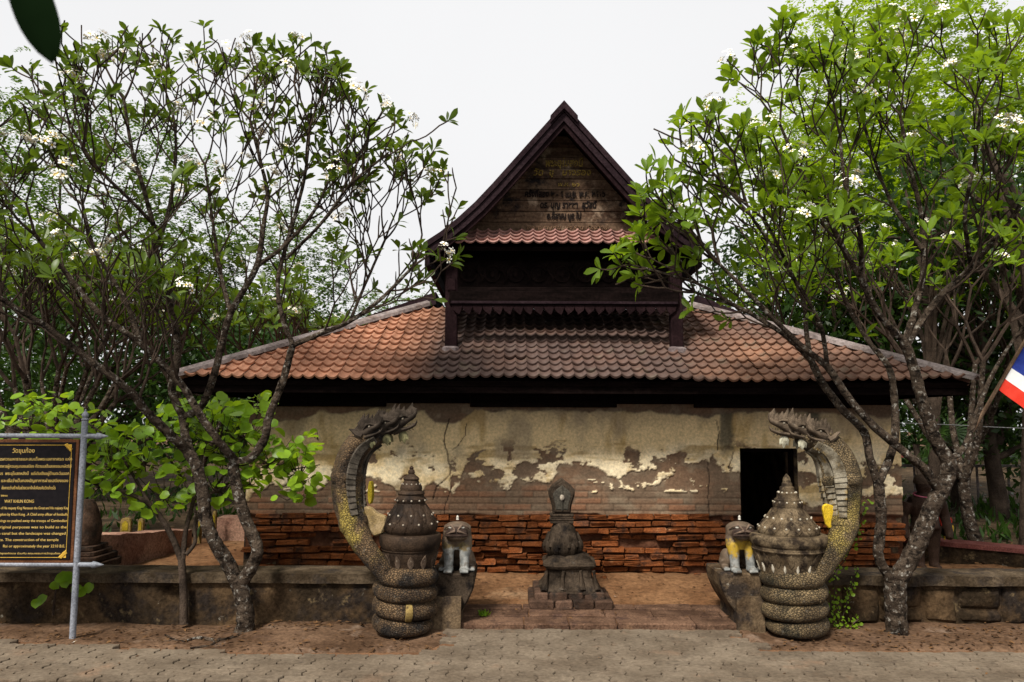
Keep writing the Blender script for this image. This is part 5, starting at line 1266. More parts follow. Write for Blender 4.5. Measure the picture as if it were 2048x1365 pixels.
keepR = inside([(2600, -60), (2048, -20), (1700, 0), (1560, 25), (1490, 70), (1445, 170), (1360, 235), (1285, 310), (1265, 380), (1255, 450), (1212, 520), (1235, 590), (1330, 650), (1480, 660), (1700, 640), (2600, 640)])
bR = gp(1794, 1275); YTR = bR.y
plumeria('plumeria_tree', (bR.x, bR.y, 0), [
    ([(1794, 1280, YTR, .085), (1792, 1230, YTR, .078), (1790, 1165, YTR, .076)], None),
    ([(1790, 1172, YTR, .04), (1775, 1150, YTR, .038), (1757, 1110, YTR - .02, .038), (1762, 1039, YTR - .03, .04), (1757, 967, YTR - .02, .042)], None),
    ([(1757, 970, YTR - .02, .034), (1740, 918, YTR - .02, .032), (1728, 865, YTR, .03), (1683, 817, YTR, .03), (1647, 770, YTR, .029), (1621, 719, YTR, .027)], None),
    ([(1622, 722, YTR, .022), (1580, 680, YTR - .05, .02), (1537, 649, YTR - .1, .019), (1470, 612, YTR - .15, .016), (1390, 585, YTR - .2, .012)], 1),
    ([(1621, 720, YTR, .022), (1612, 660, YTR + .1, .02), (1606, 600, YTR + .1, .017), (1570, 520, YTR + .1, .014), (1530, 440, YTR + .1, .011)], 1),
    ([(1757, 965, YTR - .02, .032), (1779, 918, YTR + .05, .031), (1790, 870, YTR + .1, .03), (1789, 800, YTR + .15, .028), (1778, 737, YTR + .2, .025), (1735, 680, YTR + .3, .02), (1690, 600, YTR + .4, .016), (1660, 500, YTR + .45, .012)], 1),
    ([(1790, 1172, YTR, .07), (1813, 1129, YTR + .02, .068), (1847, 1061, YTR + .03, .064), (1866, 1010, YTR + .05, .062), (1893, 960, YTR + .08, .06), (1898, 915, YTR + .08, .056)], None),
    ([(1880, 985, YTR + .06, .04), (1850, 940, YTR, .034), (1815, 910, YTR - .05, .032), (1745, 850, YTR - .1, .03), (1700, 800, YTR - .15, .028), (1655, 735, YTR - .15, .026), (1600, 690, YTR - .2, .022), (1520, 610, YTR - .3, .018), (1440, 530, YTR - .35, .013)], 2),
    ([(1470, 612, YTR - .15, .014), (1400, 570, YTR - .25, .012), (1320, 545, YTR - .3, .010), (1262, 530, YTR - .3, .008)], 0),
    ([(1440, 530, YTR - .35, .013), (1380, 460, YTR - .4, .011), (1320, 400, YTR - .4, .009)], 0),
    ([(1500, 430, YTR - .5, .012), (1420, 340, YTR - .5, .010), (1360, 280, YTR - .5, .008)], 0),
    ([(1530, 440, YTR + .1, .012), (1440, 370, YTR + .1, .010), (1350, 320, YTR + .1, .008)], 0),
    ([(1390, 585, YTR - .2, .011), (1360, 520, YTR - .1, .009), (1310, 470, YTR, .008)], 0),
    ([(1655, 735, YTR - .15, .018), (1640, 650, YTR - .3, .016), (1590, 560, YTR - .4, .014), (1500, 430, YTR - .5, .011)], 2),
    ([(1898, 925, YTR + .08, .055), (1873, 884, YTR + .06, .05), (1857, 840, YTR + .05, .048), (1840, 785, YTR + .03, .045), (1824, 725, YTR + .02, .04), (1808, 682, YTR, .038)], None),
    ([(1808, 684, YTR, .03), (1756, 627, YTR - .1, .026), (1722, 557, YTR - .15, .024), (1693, 510, YTR - .2, .022), (1656, 437, YTR - .25, .018), (1600, 340, YTR - .3, .014), (1560, 250, YTR - .35, .011)], 2),
    ([(1722, 557, YTR - .15, .02), (1720, 470, YTR - .4, .017), (1690, 370, YTR - .55, .014), (1680, 270, YTR - .6, .011)], 1),
    ([(1810, 684, YTR, .028), (1830, 620, YTR + .05, .026), (1847, 539, YTR + .05, .023), (1843, 437, YTR, .019), (1820, 330, YTR - .05, .015), (1800, 230, YTR - .1, .011)], 2),
    ([(1845, 500, YTR, .018), (1780, 400, YTR + .3, .015), (1740, 290, YTR + .4, .012), (1710, 180, YTR + .4, .010)], 1),
    ([(1812, 690, YTR, .03), (1876, 598, YTR + .1, .028), (1942, 535, YTR + .1, .024), (2023, 437, YTR, .019), (2090, 330, YTR - .1, .014)], 2),
    ([(1942, 535, YTR + .1, .018), (1930, 430, YTR - .2, .015), (1950, 320, YTR - .3, .012), (1960, 220, YTR - .3, .010)], 2),
    ([(1900, 920, YTR + .08, .026), (1926, 899, YTR + .15, .024), (1945, 854, YTR + .2, .022), (1975, 770, YTR + .2, .018), (2020, 690, YTR + .2, .014), (2090, 600, YTR + .1, .011)], 1),
], 'large leafy frangipani with thick twisted trunk in front of the doorway corner', 3, .26, M['leafR'], keepR, (5, 8), .14, fl=.09, side=1.0, bare=.12, add=1)

# ================================================================== frangipanis behind
def far_plumeria(x, y, h, label, seed, leafm, n=4, obj=0, keep=None, L=.5, lev=3):
    random.seed(seed); Tt = empty('plumeria_tree', (x, y, .1), label, 'tree', 'frangipani trees round the hall'); segs, tips = [], []; base = Vector((x, y, .08))
    mbt = MB(); r0 = .07
    lean = Vector((random.uniform(-.25, .25), random.uniform(-.15, .15), 1)); f = base + lean.normalized() * h * .22
    mbt.tube(catmull([base, base.lerp(f, .5) + Vector((random.uniform(-.06, .06), 0, 0)), f], 4), list(np.linspace(r0 * 1.15, r0 * .85, 9)), 10)
    mbt.build('trunk', M['bark'], Tt, True, fixn=False)
    for j in range(n):
        th = 2 * PI * j / n + random.uniform(-.4, .4); el = random.uniform(.4, .8); d = Vector((math.sin(el) * math.cos(th), math.sin(el) * math.sin(th), math.cos(el)))
        pts = [f]; q = f.copy(); 
        for i in range(4): d = (d + UPV * .1 + Vector((random.uniform(-1, 1), random.uniform(-1, 1), 0)) * .12).normalized(); q = q + d * h * .09; pts.append(q.copy())
        MB().tube(catmull(pts, 3), list(np.linspace(r0 * .6, r0 * .4, 13)), 8).build('limb', M['bark'], Tt, True, fixn=False)
        for k in range(2):
            a = d.orthogonal().normalized(); b = d.cross(a); t2 = random.uniform(0, 6.28); nd = d * .85 + (a * math.cos(t2) + b * math.sin(t2)) * .5
            grow(q, nd, r0 * .34, L * h / 4, lev, segs, tips, keep)
    mb = MB()
    for pts, rad in segs: mb.tube(pts, rad, 5, cap=False)
    o = mb.build('twigs', M['twig'], Tt, True, fixn=False); o['kind'] = 'stuff'
    mats = []
    for p, d in tips: mats += leaf_mats((p,), d, random.randint(5, 8), .17)
    rest = leaf_objects(mats, LEAF, leafm, Tt, obj) if obj else mats
    join_leaves('foliage', rest, LEAF, leafm, Tt)
    for p, d in tips:
        if random.random() < .12:
            o = link('blossom', random.choice(BLOS), Tt); o.rotation_mode = 'QUATERNION'; o.rotation_quaternion = d.to_track_quat('Z', 'Y'); o.location = p + d * .05 - origin_of(Tt)
    return Tt
def clear_sky(p):
    u, v, d = proj([tuple(p)]); u, v = u[0], v[0]
    return not (620 < u < 1500 and v < 640 - (800 - u) * .9 * (u < 800) * .0) and not (u < 850 and v < 430 - u * .1) 
far_plumeria(-4.9, 8.4, 3.6, 'bare-stemmed frangipani just behind the low wall, left of the sign post', 3, M['leafL'], 5, keep=clear_sky)
far_plumeria(-3.9, 10.2, 3.7, 'frangipani with yellow blossoms behind the round-leaved shrub', 4, M['leafL'], 5, keep=clear_sky)
far_plumeria(-6.6, 11.2, 4.2, 'frangipani farthest left behind the low wall', 5, M['leafL'], 5, keep=clear_sky)
far_plumeria(-3.3, 13.5, 4.4, 'distant frangipani just left of the roof corner', 6, M['leafL'], 5, keep=clear_sky)
far_plumeria(-5.6, 9.6, 3.9, 'frangipani behind the round-leaved shrub, partly hidden by the sign top', 12, M['leafL'], 5, keep=clear_sky)
far_plumeria(-2.9, 11.4, 3.6, 'frangipani rising beside the left hip of the roof', 13, M['leafL'], 5, keep=clear_sky)
far_plumeria(5.3, 9.0, 4.0, 'dark-stemmed frangipani beyond the roof corner, next to the flag', 8, M['leafR'], 5, keep=clear_sky)
far_plumeria(6.6, 11.5, 4.6, 'distant frangipani at the far right behind the flag pole', 9, M['leafR'], 5, keep=clear_sky)
far_plumeria(4.6, 12.8, 4.6, 'distant frangipani rising behind the right end of the roof', 10, M['leafR'], 5, keep=clear_sky)

# ================================================================== taller trees behind
def crown_tree(name, x, y, h, ells, label, leafm, seed, nclump, per, size, frond=True, trunk_r=.12, sky=True, barkm='barkdark'):
    """ells: crown lobes (dx, dy, z, rx, ry, rz)"""
    r = np.random.default_rng(seed); random.seed(seed); Tt = empty(name, (x, y, .05), label, 'tree', 'tall trees behind the hall')
    ctr = []
    vol = np.array([e[3] * e[4] * e[5] for e in ells]) ** .7; vol = vol / vol.sum()
    for k in range(nclump):
        e = ells[r.choice(len(ells), p=vol)]; d = r.normal(size=3); d /= np.linalg.norm(d); rr = r.uniform(.25, 1) ** .5
        ctr.append((x + e[0] + d[0] * e[3] * rr, y + e[1] + d[1] * e[4] * rr, e[2] + d[2] * e[5] * rr))
    ctr = np.array(ctr)
    if sky:
        u, v, dd = proj(ctr); ok = ~((u > 640) & (u < 1420) & (v < 590)); ok &= ~((u > 560) & (u <= 640) & (v < 480)); ctr = ctr[ok]
    if frond:
        c = np.repeat(ctr, per, 0); K = len(c); az = r.uniform(0, 6.28, K); st_ = c + r.normal(size=(K, 3)) * size * 2.4
        dv = np.stack([np.cos(az), np.sin(az), r.uniform(-.8, .3, K)], 1); dv /= np.linalg.norm(dv, axis=1)[:, None]; sd = np.cross(dv, np.array([0, 0, 1.0])); sd /= np.linalg.norm(sd, axis=1)[:, None]; nr = np.cross(sd, dv)
        n_ = 7; Lf = size * r.uniform(2.6, 4.4, K); PP, AA = [], []
        for i in range(n_):
            t = (i + .5) / n_; p = st_ + dv * (Lf * t)[:, None]; p[:, 2] -= .25 * Lf * t * t
            for sg in (-1, 1):
                yv = sd * sg * .9 + dv * .35 + r.normal(size=(K, 3)) * .22; yv /= np.linalg.norm(yv, axis=1)[:, None]; zv_ = nr + r.normal(size=(K, 3)) * .3; xv = np.cross(yv, zv_); l = (size * r.uniform(.7, 1.25, K) * (1 - .4 * abs(2 * t - .8)))[:, None]
                PP.append(p); AA.append(np.stack([xv * l * 1.35, yv * l, zv_ * l], 2))
    else:
        c = np.repeat(ctr, per, 0); K = len(c); PP = [c + r.normal(size=(K, 3)) * size * 1.5]; y_ = r.normal(size=(K, 3)) + np.array((0, 0, -.25)); y_ /= np.linalg.norm(y_, axis=1)[:, None]; z_ = np.cross(y_, r.normal(size=(K, 3))); z_ /= np.linalg.norm(z_, axis=1)[:, None]; x_ = np.cross(y_, z_); l = (size * r.uniform(.7, 1.3, K))[:, None]
        AA = [np.stack([x_ * l, y_ * l, z_ * l], 2)]
    mats = (np.concatenate(PP), np.concatenate(AA))
    for c in ():
        if frond:
            for f in range(per):
                az = r.uniform(0, 6.28); st_ = np.array(c) + r.normal(size=3) * size * 2.2; dirv = np.array([math.cos(az), math.sin(az), r.uniform(-.7, .25)]); dirv /= np.linalg.norm(dirv); side_ = np.cross(dirv, (0, 0, 1)); side_ /= np.linalg.norm(side_) + 1e-6; nrm_ = np.cross(side_, dirv)
                n_ = 7; Lf = size * r.uniform(3.0, 4.6)
                for i in range(n_):
                    t = (i + .5) / n_; p = st_ + dirv * Lf * t + np.array((0, 0, -.25 * Lf * t * t))
                    for sg in (-1, 1):
                        yv = side_ * sg * .9 + dirv * .35; yv /= np.linalg.norm(yv); zv_ = nrm_; xv = np.cross(yv, zv_); l = size * r.uniform(.75, 1.2) * (1 - .4 * abs(2 * t - .8))
                        mats.append((p, np.stack([xv * l * 1.15, yv * l, zv_ * l], 1)))
        else:
            for f in range(per):
                p = np.array(c) + r.normal(size=3) * size * 1.5; y_ = r.normal(size=3) + np.array((0, 0, -.25)); y_ /= np.linalg.norm(y_); z_ = np.cross(y_, r.normal(size=3)); z_ /= np.linalg.norm(z_); x_ = np.cross(y_, z_); l = size * r.uniform(.7, 1.3)
                mats.append((p, np.stack([x_ * l, y_ * l, z_ * l], 1)))
    join_leaves('crown', mats, [SIMPLE], leafm, Tt)
    base = Vector((x, y, -.05)); top = Vector((x + ells[0][0] * .6, y + ells[0][1] * .6, ells[0][2]))
    mid = base.lerp(top, .5) + Vector((random.uniform(-.3, .3), 0, 0)); pth = catmull([base, mid, top], 6)
    MB().tube(pth, list(np.linspace(trunk_r * 1.2, trunk_r * .35, len(pth))), 9).build('trunk', M[barkm], Tt, True, fixn=False)
    for k in range(min(26, len(ctr))):
        c = Vector(ctr[r.integers(len(ctr))]); i = int(r.uniform(.35, .95) * (len(pth) - 1)); s_ = pth[i]
        MB().tube(catmull([s_, s_.lerp(c, .5) + Vector((0, 0, .15 * (c - s_).length * .5)), c], 4), list(np.linspace(trunk_r * .4, .008, 9)), 6).build('limb', M[barkm], Tt, True, fixn=False)
    return Tt
crown_tree('feathery_tree', -9.8, 17, 10, [(0, 0, 6.2, 3.3, 2.0, 3.0), (-2, 0, 4, 3, 2, 2.2)], 'tall feathery dark green tree at the far left', M['leafF'], 21, 430, 9, .115, sky=False)
crown_tree('feathery_tree', -6.3, 19, 8, [(.2, 0, 4.6, 2.3, 1.6, 2.6), (-1.5, 0, 3.5, 2, 1.5, 1.8)], 'feathery green tree behind the sparse frangipani', M['leafF'], 22, 300, 9, .115, sky=False)
crown_tree('feathery_tree', -3.4, 21, 6.5, [(.4, 0, 3.9, 1.5, 1.4, 1.9), (1.6, 0, 3.3, 1.2, 1, 1.0)], 'thin feathery tree showing sky, above the roof corner on the left', M['leafF'], 23, 150, 7, .11)
crown_tree('feathery_tree', 7.6, 13.5, 11, [(-.6, 0, 7.0, 2.7, 1.8, 3.0), (1.5, 0, 5.5, 3, 2, 3), (-1.4, 0, 5.2, 2.0, 1.5, 2.2)], 'bright yellow-green feathery tree filling the sky at upper right', M['leafY'], 24, 1050, 8, .10)
crown_tree('leafy_tree', 7.4, 12.0, 6, [(-.3, 0, 3.3, 2.0, 1.2, 1.9), (1.6, .6, 2.6, 2.2, 1.2, 2.2), (-2.0, .8, 3.0, 1.4, 1.0, 1.3)], 'dense dark leafy tree behind the flag pole', M['leafD'], 25, 800, 20, .15, frond=False)
crown_tree('leafy_tree', 4.9, 15.0, 6, [(0, 0, 3.9, 2.0, 1.4, 2.0), (1.8, 0, 2.6, 2, 1.2, 1.7)], 'dense dark leafy tree behind the right hip of the roof', M['leafD'], 26, 620, 20, .15, frond=False)
crown_tree('leafy_tree', -7.6, 14, 5, [(0, 0, 2.9, 2.3, 1.4, 1.7), (2.4, 0, 2.3, 1.6, 1.3, 1.3)], 'dense dark bushy tree behind the frangipanis on the left', M['leafD'], 27, 620, 20, .15, frond=False)
crown_tree('leafy_tree', -4.6, 16.5, 5, [(0, 0, 2.7, 1.9, 1.2, 1.5), (1.7, 0, 2.0, 1.3, 1.2, .9)], 'low bushy tree just left of the roof corner', M['leafD'], 28, 420, 20, .15, frond=False)
# dark thick trunk at the right edge
dt = crown_tree('leafy_tree', 6.15, 9.4, 6, [(.6, .4, 4.6, 1.6, 1.0, 1.3)], 'thick dark trunked tree at the right edge behind the flag', M['leafD'], 29, 120, 14, .15, frond=False, trunk_r=.16)
dt2 = crown_tree('leafy_tree', 5.55, 10.4, 6, [(.2, .4, 4.4, 1.4, 1.0, 1.2)], 'slim dark trunked tree between the doorway corner and the flag', M['leafD'], 30, 90, 14, .15, frond=False, trunk_r=.09)
# far wood closing the view at ground level
r = np.random.default_rng(5); mats = []
for k in range(15000):
    x = r.uniform(-40, 42); y = r.uniform(26, 34); z = r.uniform(0, 1) ** 1.2 * (3.2 + 1.2 * math.sin(x * .5) + .8 * math.sin(x * 1.3))
    if -3.2 < x < 9.5 and z > 3.0: continue
    y_ = r.normal(size=3); y_ /= np.linalg.norm(y_); z_ = np.cross(y_, r.normal(size=3)); z_ /= np.linalg.norm(z_); l = r.uniform(.3, .6); mats.append(((x, y, z), np.stack([np.cross(y_, z_) * l * 1.4, y_ * l, z_ * l], 1)))
wood = empty('far_wood', (0, 30, 0)); bpy.data.objects.remove(wood)
fw_ = empty('tmp', (0, 0, 0)); o = join_leaves('far_wood', mats, [SIMPLE], M['leafD'], fw_); o.parent = None; bpy.data.objects.remove(fw_)

# ================================================================== round-leaved shrub by the sign
random.seed(77)
YSb = 6.34; sbp = at(368, 1243, YSb)
SH = empty('round_leaved_shrub', (sbp.x, sbp.y, 0), 'bright green shrub with large round leaves beside the forked trunk', 'shrub')
brs = [[(368, 1248, 0, .035), (367, 1180, 0, .032), (363, 1118, .0, .03)], [(363, 1122, 0, .026), (342, 1070, -.02, .024), (302, 1012, -.05, .02), (250, 985, -.08, .016), (190, 968, -.1, .010), (120, 940, -.1, .006)],
       [(365, 1120, 0, .024), (372, 1060, .05, .02), (386, 1005, .1, .017), (400, 930, .15, .014), (420, 860, .2, .009), (440, 800, .2, .005)],
       [(372, 1110, 0, .018), (390, 1085, .05, .015), (392, 1040, .1, .013), (430, 980, .2, .010), (500, 955, .25, .008), (580, 940, .25, .005), (640, 930, .22, .004)],
       [(300, 1010, -.05, .014), (260, 940, .05, .011), (220, 880, .1, .008), (150, 830, .15, .005)], [(392, 1000, .1, .012), (340, 920, .25, .009), (300, 850, .3, .006)], [(425, 985, .2, .010), (480, 900, .3, .008), (520, 820, .35, .005)],
       [(220, 880, .1, .008), (120, 850, .3, .006), (30, 830, .35, .004)]]
for i, b in enumerate(brs):
    sm = catmull([at(u, v, YSb + dy) for u, v, dy, r_ in b], 4); rr = np.interp(np.linspace(0, len(b) - 1, len(sm)), range(len(b)), [q[3] for q in b]); MB().tube(sm, list(rr), 8).build('trunk' if i == 0 else 'limb', M['barkdark'], SH, True, fixn=False)
lobes = [(60, 840, .4, 80, 40, 34), (150, 850, .3, 90, 45, 46), (225, 905, .1, 75, 60, 60), (200, 960, -.05, 60, 30, 26), (290, 900, .15, 70, 60, 50), (350, 860, .3, 70, 60, 40), (395, 820, .3, 50, 45, 30), (440, 860, .25, 70, 60, 52), (490, 850, .35, 60, 55, 42), (510, 805, .35, 40, 25, 14), (540, 905, .25, 70, 45, 46), (600, 930, .22, 50, 45, 36), (590, 985, .2, 40, 18, 14), (440, 960, .15, 90, 50, 42), (330, 975, .05, 90, 45, 34), (635, 865, .2, 14, 14, 5), (300, 1020, 0, 14, 12, 5), (500, 960, .2, 50, 22, 18), (90, 800, .4, 60, 25, 16)]
mats = []; twl = MB()
for (cu_, cv_, dy, ru, rv, n_) in lobes:
    for k in range(int(n_ * 1.35)):
        a = random.uniform(0, 6.28); q = math.sqrt(random.random()); Yd = YSb + dy + random.uniform(-.3, .3) * (.5 if ru < 20 else 1)
        Yd = min(Yd, YL0 - .04 if cv_ > 1100 else 7.6); p = at(cu_ + ru * q * math.cos(a), cv_ + rv * q * math.sin(a), Yd)
        az = random.uniform(0, 6.28); yv = Vector((math.cos(az), math.sin(az) , random.uniform(-.7, .3))).normalized(); nv = (Vector((random.uniform(-.8, .8), random.uniform(-1.1, .3), random.uniform(.3, 1)))).normalized()
        x_ = yv.cross(nv).normalized(); z_ = x_.cross(yv); l = random.uniform(.06, .122); mats.append((p, Matrix((x_ * l, yv * l, z_ * l)).transposed()))
        if random.random() < .35:
            c = at(cu_, cv_ + rv * .5, YSb + dy); twl.tube([p, p.lerp(c, .5) - Vector((0, 0, .03)), c], [.002, .0035, .005], 4, cap=False)
for (u, v) in ((75, 1195), (98, 1190), (100, 1165), (112, 1148), (125, 1155), (150, 1152), (178, 1180), (165, 1170), (135, 1150), (190, 1165)):
    p = at(u, v, YSb - .05); yv = Vector((random.uniform(-1, 1), -.3, random.uniform(-.8, .2))).normalized(); nv = Vector((random.uniform(-.5, .5), -1, .6)).normalized(); x_ = yv.cross(nv).normalized(); z_ = x_.cross(yv); l = random.uniform(.07, .11); mats.append((p, Matrix((x_ * l, yv * l, z_ * l)).transposed()))
twl.tube([at(110, 1190, YSb), at(118, 1160, YSb - .03), at(160, 1155, YSb - .05), at(190, 1170, YSb - .06)], [.008, .006, .004, .002], 5); twl.tube([at(110, 1190, YSb), at(106, 1230, YL0 - .02)], [.008, .010], 5)
tw = twl.build('twigs', M['barkdark'], SH, True, fixn=False); tw['kind'] = 'stuff'
join_leaves('foliage', leaf_objects(mats, ROUND, M['leafS'], SH, 300), ROUND, M['leafS'], SH)

# creeper beside the pale naga
vb_ = gp(1690, 1285); CR = empty('creeper', (vb_.x, vb_.y, 0), 'thin creeper with small leaves growing beside the pale naga coil', 'plant'); mb = MB(); mats = []
for pl in ([(1690, 1285), (1684, 1240), (1672, 1200), (1668, 1150), (1690, 1120), (1708, 1080), (1722, 1040), (1735, 1000)], [(1690, 1280), (1676, 1255), (1664, 1230), (1660, 1190)], [(1692, 1280), (1705, 1250), (1716, 1240)], [(1684, 1240), (1695, 1200), (1702, 1170), (1716, 1140)]):
    sm = catmull([at(u, v, 6.3) for u, v in pl], 6); mb.tube(sm, [.004] * len(sm), 4, cap=False)
    for p in sm:
        for k in range(2):
            q = p + Vector((random.uniform(-1, 1), random.uniform(-1, 1), random.uniform(-1, 1))) * .03; yv = Vector((random.uniform(-1, 1), random.uniform(-1, .5), random.uniform(-.5, .6))).normalized(); x_ = yv.orthogonal().normalized(); z_ = x_.cross(yv); l = random.uniform(.018, .034); mats.append((q, Matrix((x_ * l, yv * l, z_ * l)).transposed()))
o = mb.build('stems', M['barkdark'], CR, True, fixn=False); o['kind'] = 'stuff'; join_leaves('foliage', mats, [ROUND[0]], M['leafS'], CR)
# small fern tuft on the step
tf = gp(968, 1232, .07); TF = empty('fern_tuft', tf, 'tiny green fern tuft growing on the laterite step', 'plant'); mats = []
for k in range(60):
    yv = Vector((random.uniform(-1, 1), random.uniform(-1, 1), random.uniform(.3, 1.3))).normalized(); x_ = yv.orthogonal().normalized(); z_ = x_.cross(yv); l = random.uniform(.03, .06); mats.append((tf + Vector((random.uniform(-.03, .03), random.uniform(-.03, .03), 0)), Matrix((x_ * l * .7, yv * l, z_ * l)).transposed()))
join_leaves('foliage', mats, [SIMPLE], M['leafS'], TF)

# ================================================================== courtyard pieces behind the low walls
random.seed(5)
def wall_run(a, b, h_a, h_b, th, mat, name, label, cat='wall', z0=.0, cop=None):
    o = empty(name, (a.x, a.y, 0), label, cat); d = Vector((b.x - a.x, b.y - a.y, 0)).normalized(); n = Vector((-d.y, d.x, 0)); L = math.hypot(b.x - a.x, b.y - a.y); k = max(2, int(L / .12)); V, Fc = [], []
    for i in range(k + 1):
        t = i / k; p = Vector((a.x, a.y, 0)).lerp(Vector((b.x, b.y, 0)), t); h = h_a + (h_b - h_a) * t + random.uniform(-.008, .008)
        V += [p + Vector((0, 0, z0)), p + Vector((0, 0, h)) + n * random.uniform(-.006, .006), p + n * th + Vector((0, 0, h)), p + n * th + Vector((0, 0, z0))]
    for i in range(k):
        for j in range(4): q = i * 4; Fc.append((q + j, q + (j + 1) % 4, q + 4 + (j + 1) % 4, q + 4 + j))
    Fc += [(0, 1, 2, 3), (4 * k, 4 * k + 3, 4 * k + 2, 4 * k + 1)]
    MB().add(V, Fc).build('wall_body', mat, o, subd=2, rough=.012, rscale=6)
    if cop:
        V = []
        for i in range(k + 1):
            t = i / k; p = Vector((a.x, a.y, 0)).lerp(Vector((b.x, b.y, 0)), t); h = h_a + (h_b - h_a) * t
            V += [p - n * .03 + Vector((0, 0, h + .004)), p - n * .03 + Vector((0, 0, h + .05)), p + n * (th + .03) + Vector((0, 0, h + .05)), p + n * (th + .03) + Vector((0, 0, h + .004))]
        MB().add(V, Fc).build('coping', cop, o)
    return o
a, b = at(192, 1080, 7.6), at(385, 1058, 9.4)
wall_run(a, b, at(192, 1072, 7.6).z, at(385, 1060, 9.4).z, .28, M['pinkwall'], 'courtyard_wall', 'low pinkish weathered wall in the courtyard behind the shrub stem')
a, b = at(430, 1060, 9.8), at(492, 1060, 9.8)
wall_run(a, b, at(430, 1036, 9.8).z, at(492, 1038, 9.8).z, .3, M['pinkwall'], 'courtyard_wall', 'short pinkish wall stub beside the hall corner, with a dark slot')
a, b = at(1800, 1085, 8.8), at(2200, 1120, 7.9)
M['pinkcop'] = surf('pink_coping', (.11, .036, .03), (.17, .062, .052), 5, bump=(30, .4, .006))
wall_run(a, b, at(1800, 1085, 8.8).z, at(2200, 1122, 7.9).z, .25, M['lowwall'], 'courtyard_wall', 'dark low courtyard wall topped by a pink coping, behind the thick trunk', cop=M['pinkcop'])
# stone pedestal of a second marker, partly behind the sign
pb = Vector((at(165, 1120, 7.0).x, 7.0, .08)); k7 = 7.0 / F
E = empty('stone_pedestal', pb, 'dark bell-shaped stone pedestal half hidden behind the sign post', 'monument')
def z7(v): return at(165, v, 7.0).z
MB().lathe([(30 * k7, z7(1088)), (31 * k7, z7(1075)), (33 * k7, z7(1062)), (30 * k7, z7(1045)), (25 * k7, z7(1025)), (20 * k7, z7(1010)), (15 * k7, z7(1000))], 28, (pb.x, 7.0, 0)).build('bell', M['oldbrick'], E, True, rough=.01)
for i, (v0, v1, r_) in enumerate(((1098, 1088, 36), (1107, 1098, 42), (1118, 1107, 50), (1135, 1119, 56))): MB().lathe([(r_ * k7, z7(v0)), (r_ * k7, z7(v1) - .004)], 36, (pb.x, 7.0, 0), sq=9).build('step', M['oldbrick'], E, rough=.008, bevel=.004)
# gilded little markers
for (u0, u1, v0, v1, Y, sl, lb) in ((240, 261, 1036, 1064, 9.2, 0, 'yellow gilded marker slab left of the leaning stick behind the pink wall'), (275, 286, 1037, 1064, 9.0, 3, 'narrow yellow gilded marker standing behind the pink wall'), (396, 402, 1040, 1054, 9.6, 0, 'tiny yellow gilded marker just left of the grey trunk'), (424, 432, 1022, 1050, 9.6, 0, 'yellow gilded marker just right of the grey trunk')):
    a, b = at(u0, v1, Y), at(u1, v0, Y); o = empty('gilded_marker', (a.x, Y, .1), lb, 'marker'); w_ = b.x - a.x; h_ = b.z - a.z
    MB().prism([(0, -(a.z - .05)), (w_, -(a.z - .05)), (w_ * 1.05, h_ * .7), (w_ * .9, h_ * .92), (w_ * .5, h_), (w_ * .1, h_ * .92), (-w_ * .05, h_ * .7)], lambda p, q, d: (a.x + p, Y + d, a.z + q), 0, .05).build('slab', M['ochreband'], o, bevel=.006)
    MB().prism([(w_ * .2, h_ * .1), (w_ * .8, h_ * .1), (w_ * .8, h_ * .6), (w_ * .5, h_ * .8), (w_ * .2, h_ * .6)], lambda p, q, d: (a.x + p, Y + d, a.z + q), -.008, .001).build('relief', M['olive'], o)
# statue with garland, rooster
YQ = 8.35; sp_ = Vector((at(1852, 1085, YQ).x, YQ, .12)); Z = empty('figure_statue', sp_, 'dark brown standing figure statue with round cap and pink garland, behind the trunk', 'statue')
mb = MB(); s_ = 1.0
def tb(pts, rad): mb.tube([sp_ + Vector(p) for p in pts], rad, 12)
H0 = at(1852, 948, YQ).z - sp_.z; q = H0 / .95
for sd in (-1, 1):
    tb([(sd * .07 * q, 0, 0), (sd * .075 * q, 0, .2 * q), (sd * .075 * q, 0, .42 * q)], [.045 * q, .055 * q, .085 * q]); tb([(sd * .17 * q, 0, .66 * q), (sd * .215 * q, .02, .52 * q), (sd * .225 * q, -.03, .36 * q), (sd * .21 * q, -.06, .3 * q)], [.058 * q, .05 * q, .042 * q, .036 * q])
    mb.ball(sp_ + Vector((sd * .075 * q, -.04, .02)), (.045 * q, .08 * q, .03 * q))
tb([(0, 0, .4 * q), (0, 0, .52 * q), (0, 0, .62 * q), (0, 0, .7 * q), (0, 0, .76 * q)], [.14 * q, .13 * q, .165 * q, .14 * q, .06 * q]); tb([(-.15 * q, 0, .665 * q), (.15 * q, 0, .665 * q)], [.06 * q, .06 * q])
mb.ball(sp_ + Vector((0, -.01, .83 * q)), (.078 * q, .085 * q, .1 * q), 14, 10); mb.ball(sp_ + Vector((0, -.085 * q, .82 * q)), (.014, .02, .02))
blob('body', mb, M['statue'], Z, .012, 3)
MB().lathe([(.092 * q, 0), (.094 * q, .02 * q), (.085 * q, .055 * q), (.055 * q, .085 * q), (.01, .098 * q)], 18, sp_ + Vector((0, 0, .85 * q))).build('cap', M['cloth_cap'] if 'cloth_cap' in M else surf('cap_brown', (.06, .04, .028), (.1, .068, .048), 9), Z, True)
M['pink'] = surf('garland_pink', (.5, .1, .16), (.6, .18, .25), 40, bump=None)
MB().tube([sp_ + Vector((.095 * q * math.cos(t_), .095 * q * math.sin(t_) - .01, (.735 - .02 * math.sin(-t_)) * q)) for t_ in np.linspace(0, 2 * PI, 25)], .010, 6, cap=False).build('garland', M['pink'], Z, True)
YO = 8.5; rp = Vector((at(1893, 1078, YO).x, YO, at(1893, 1080, YO).z)); RO = empty('rooster_statue', rp, 'small red and yellow rooster statue beside the brown figure', 'statue')
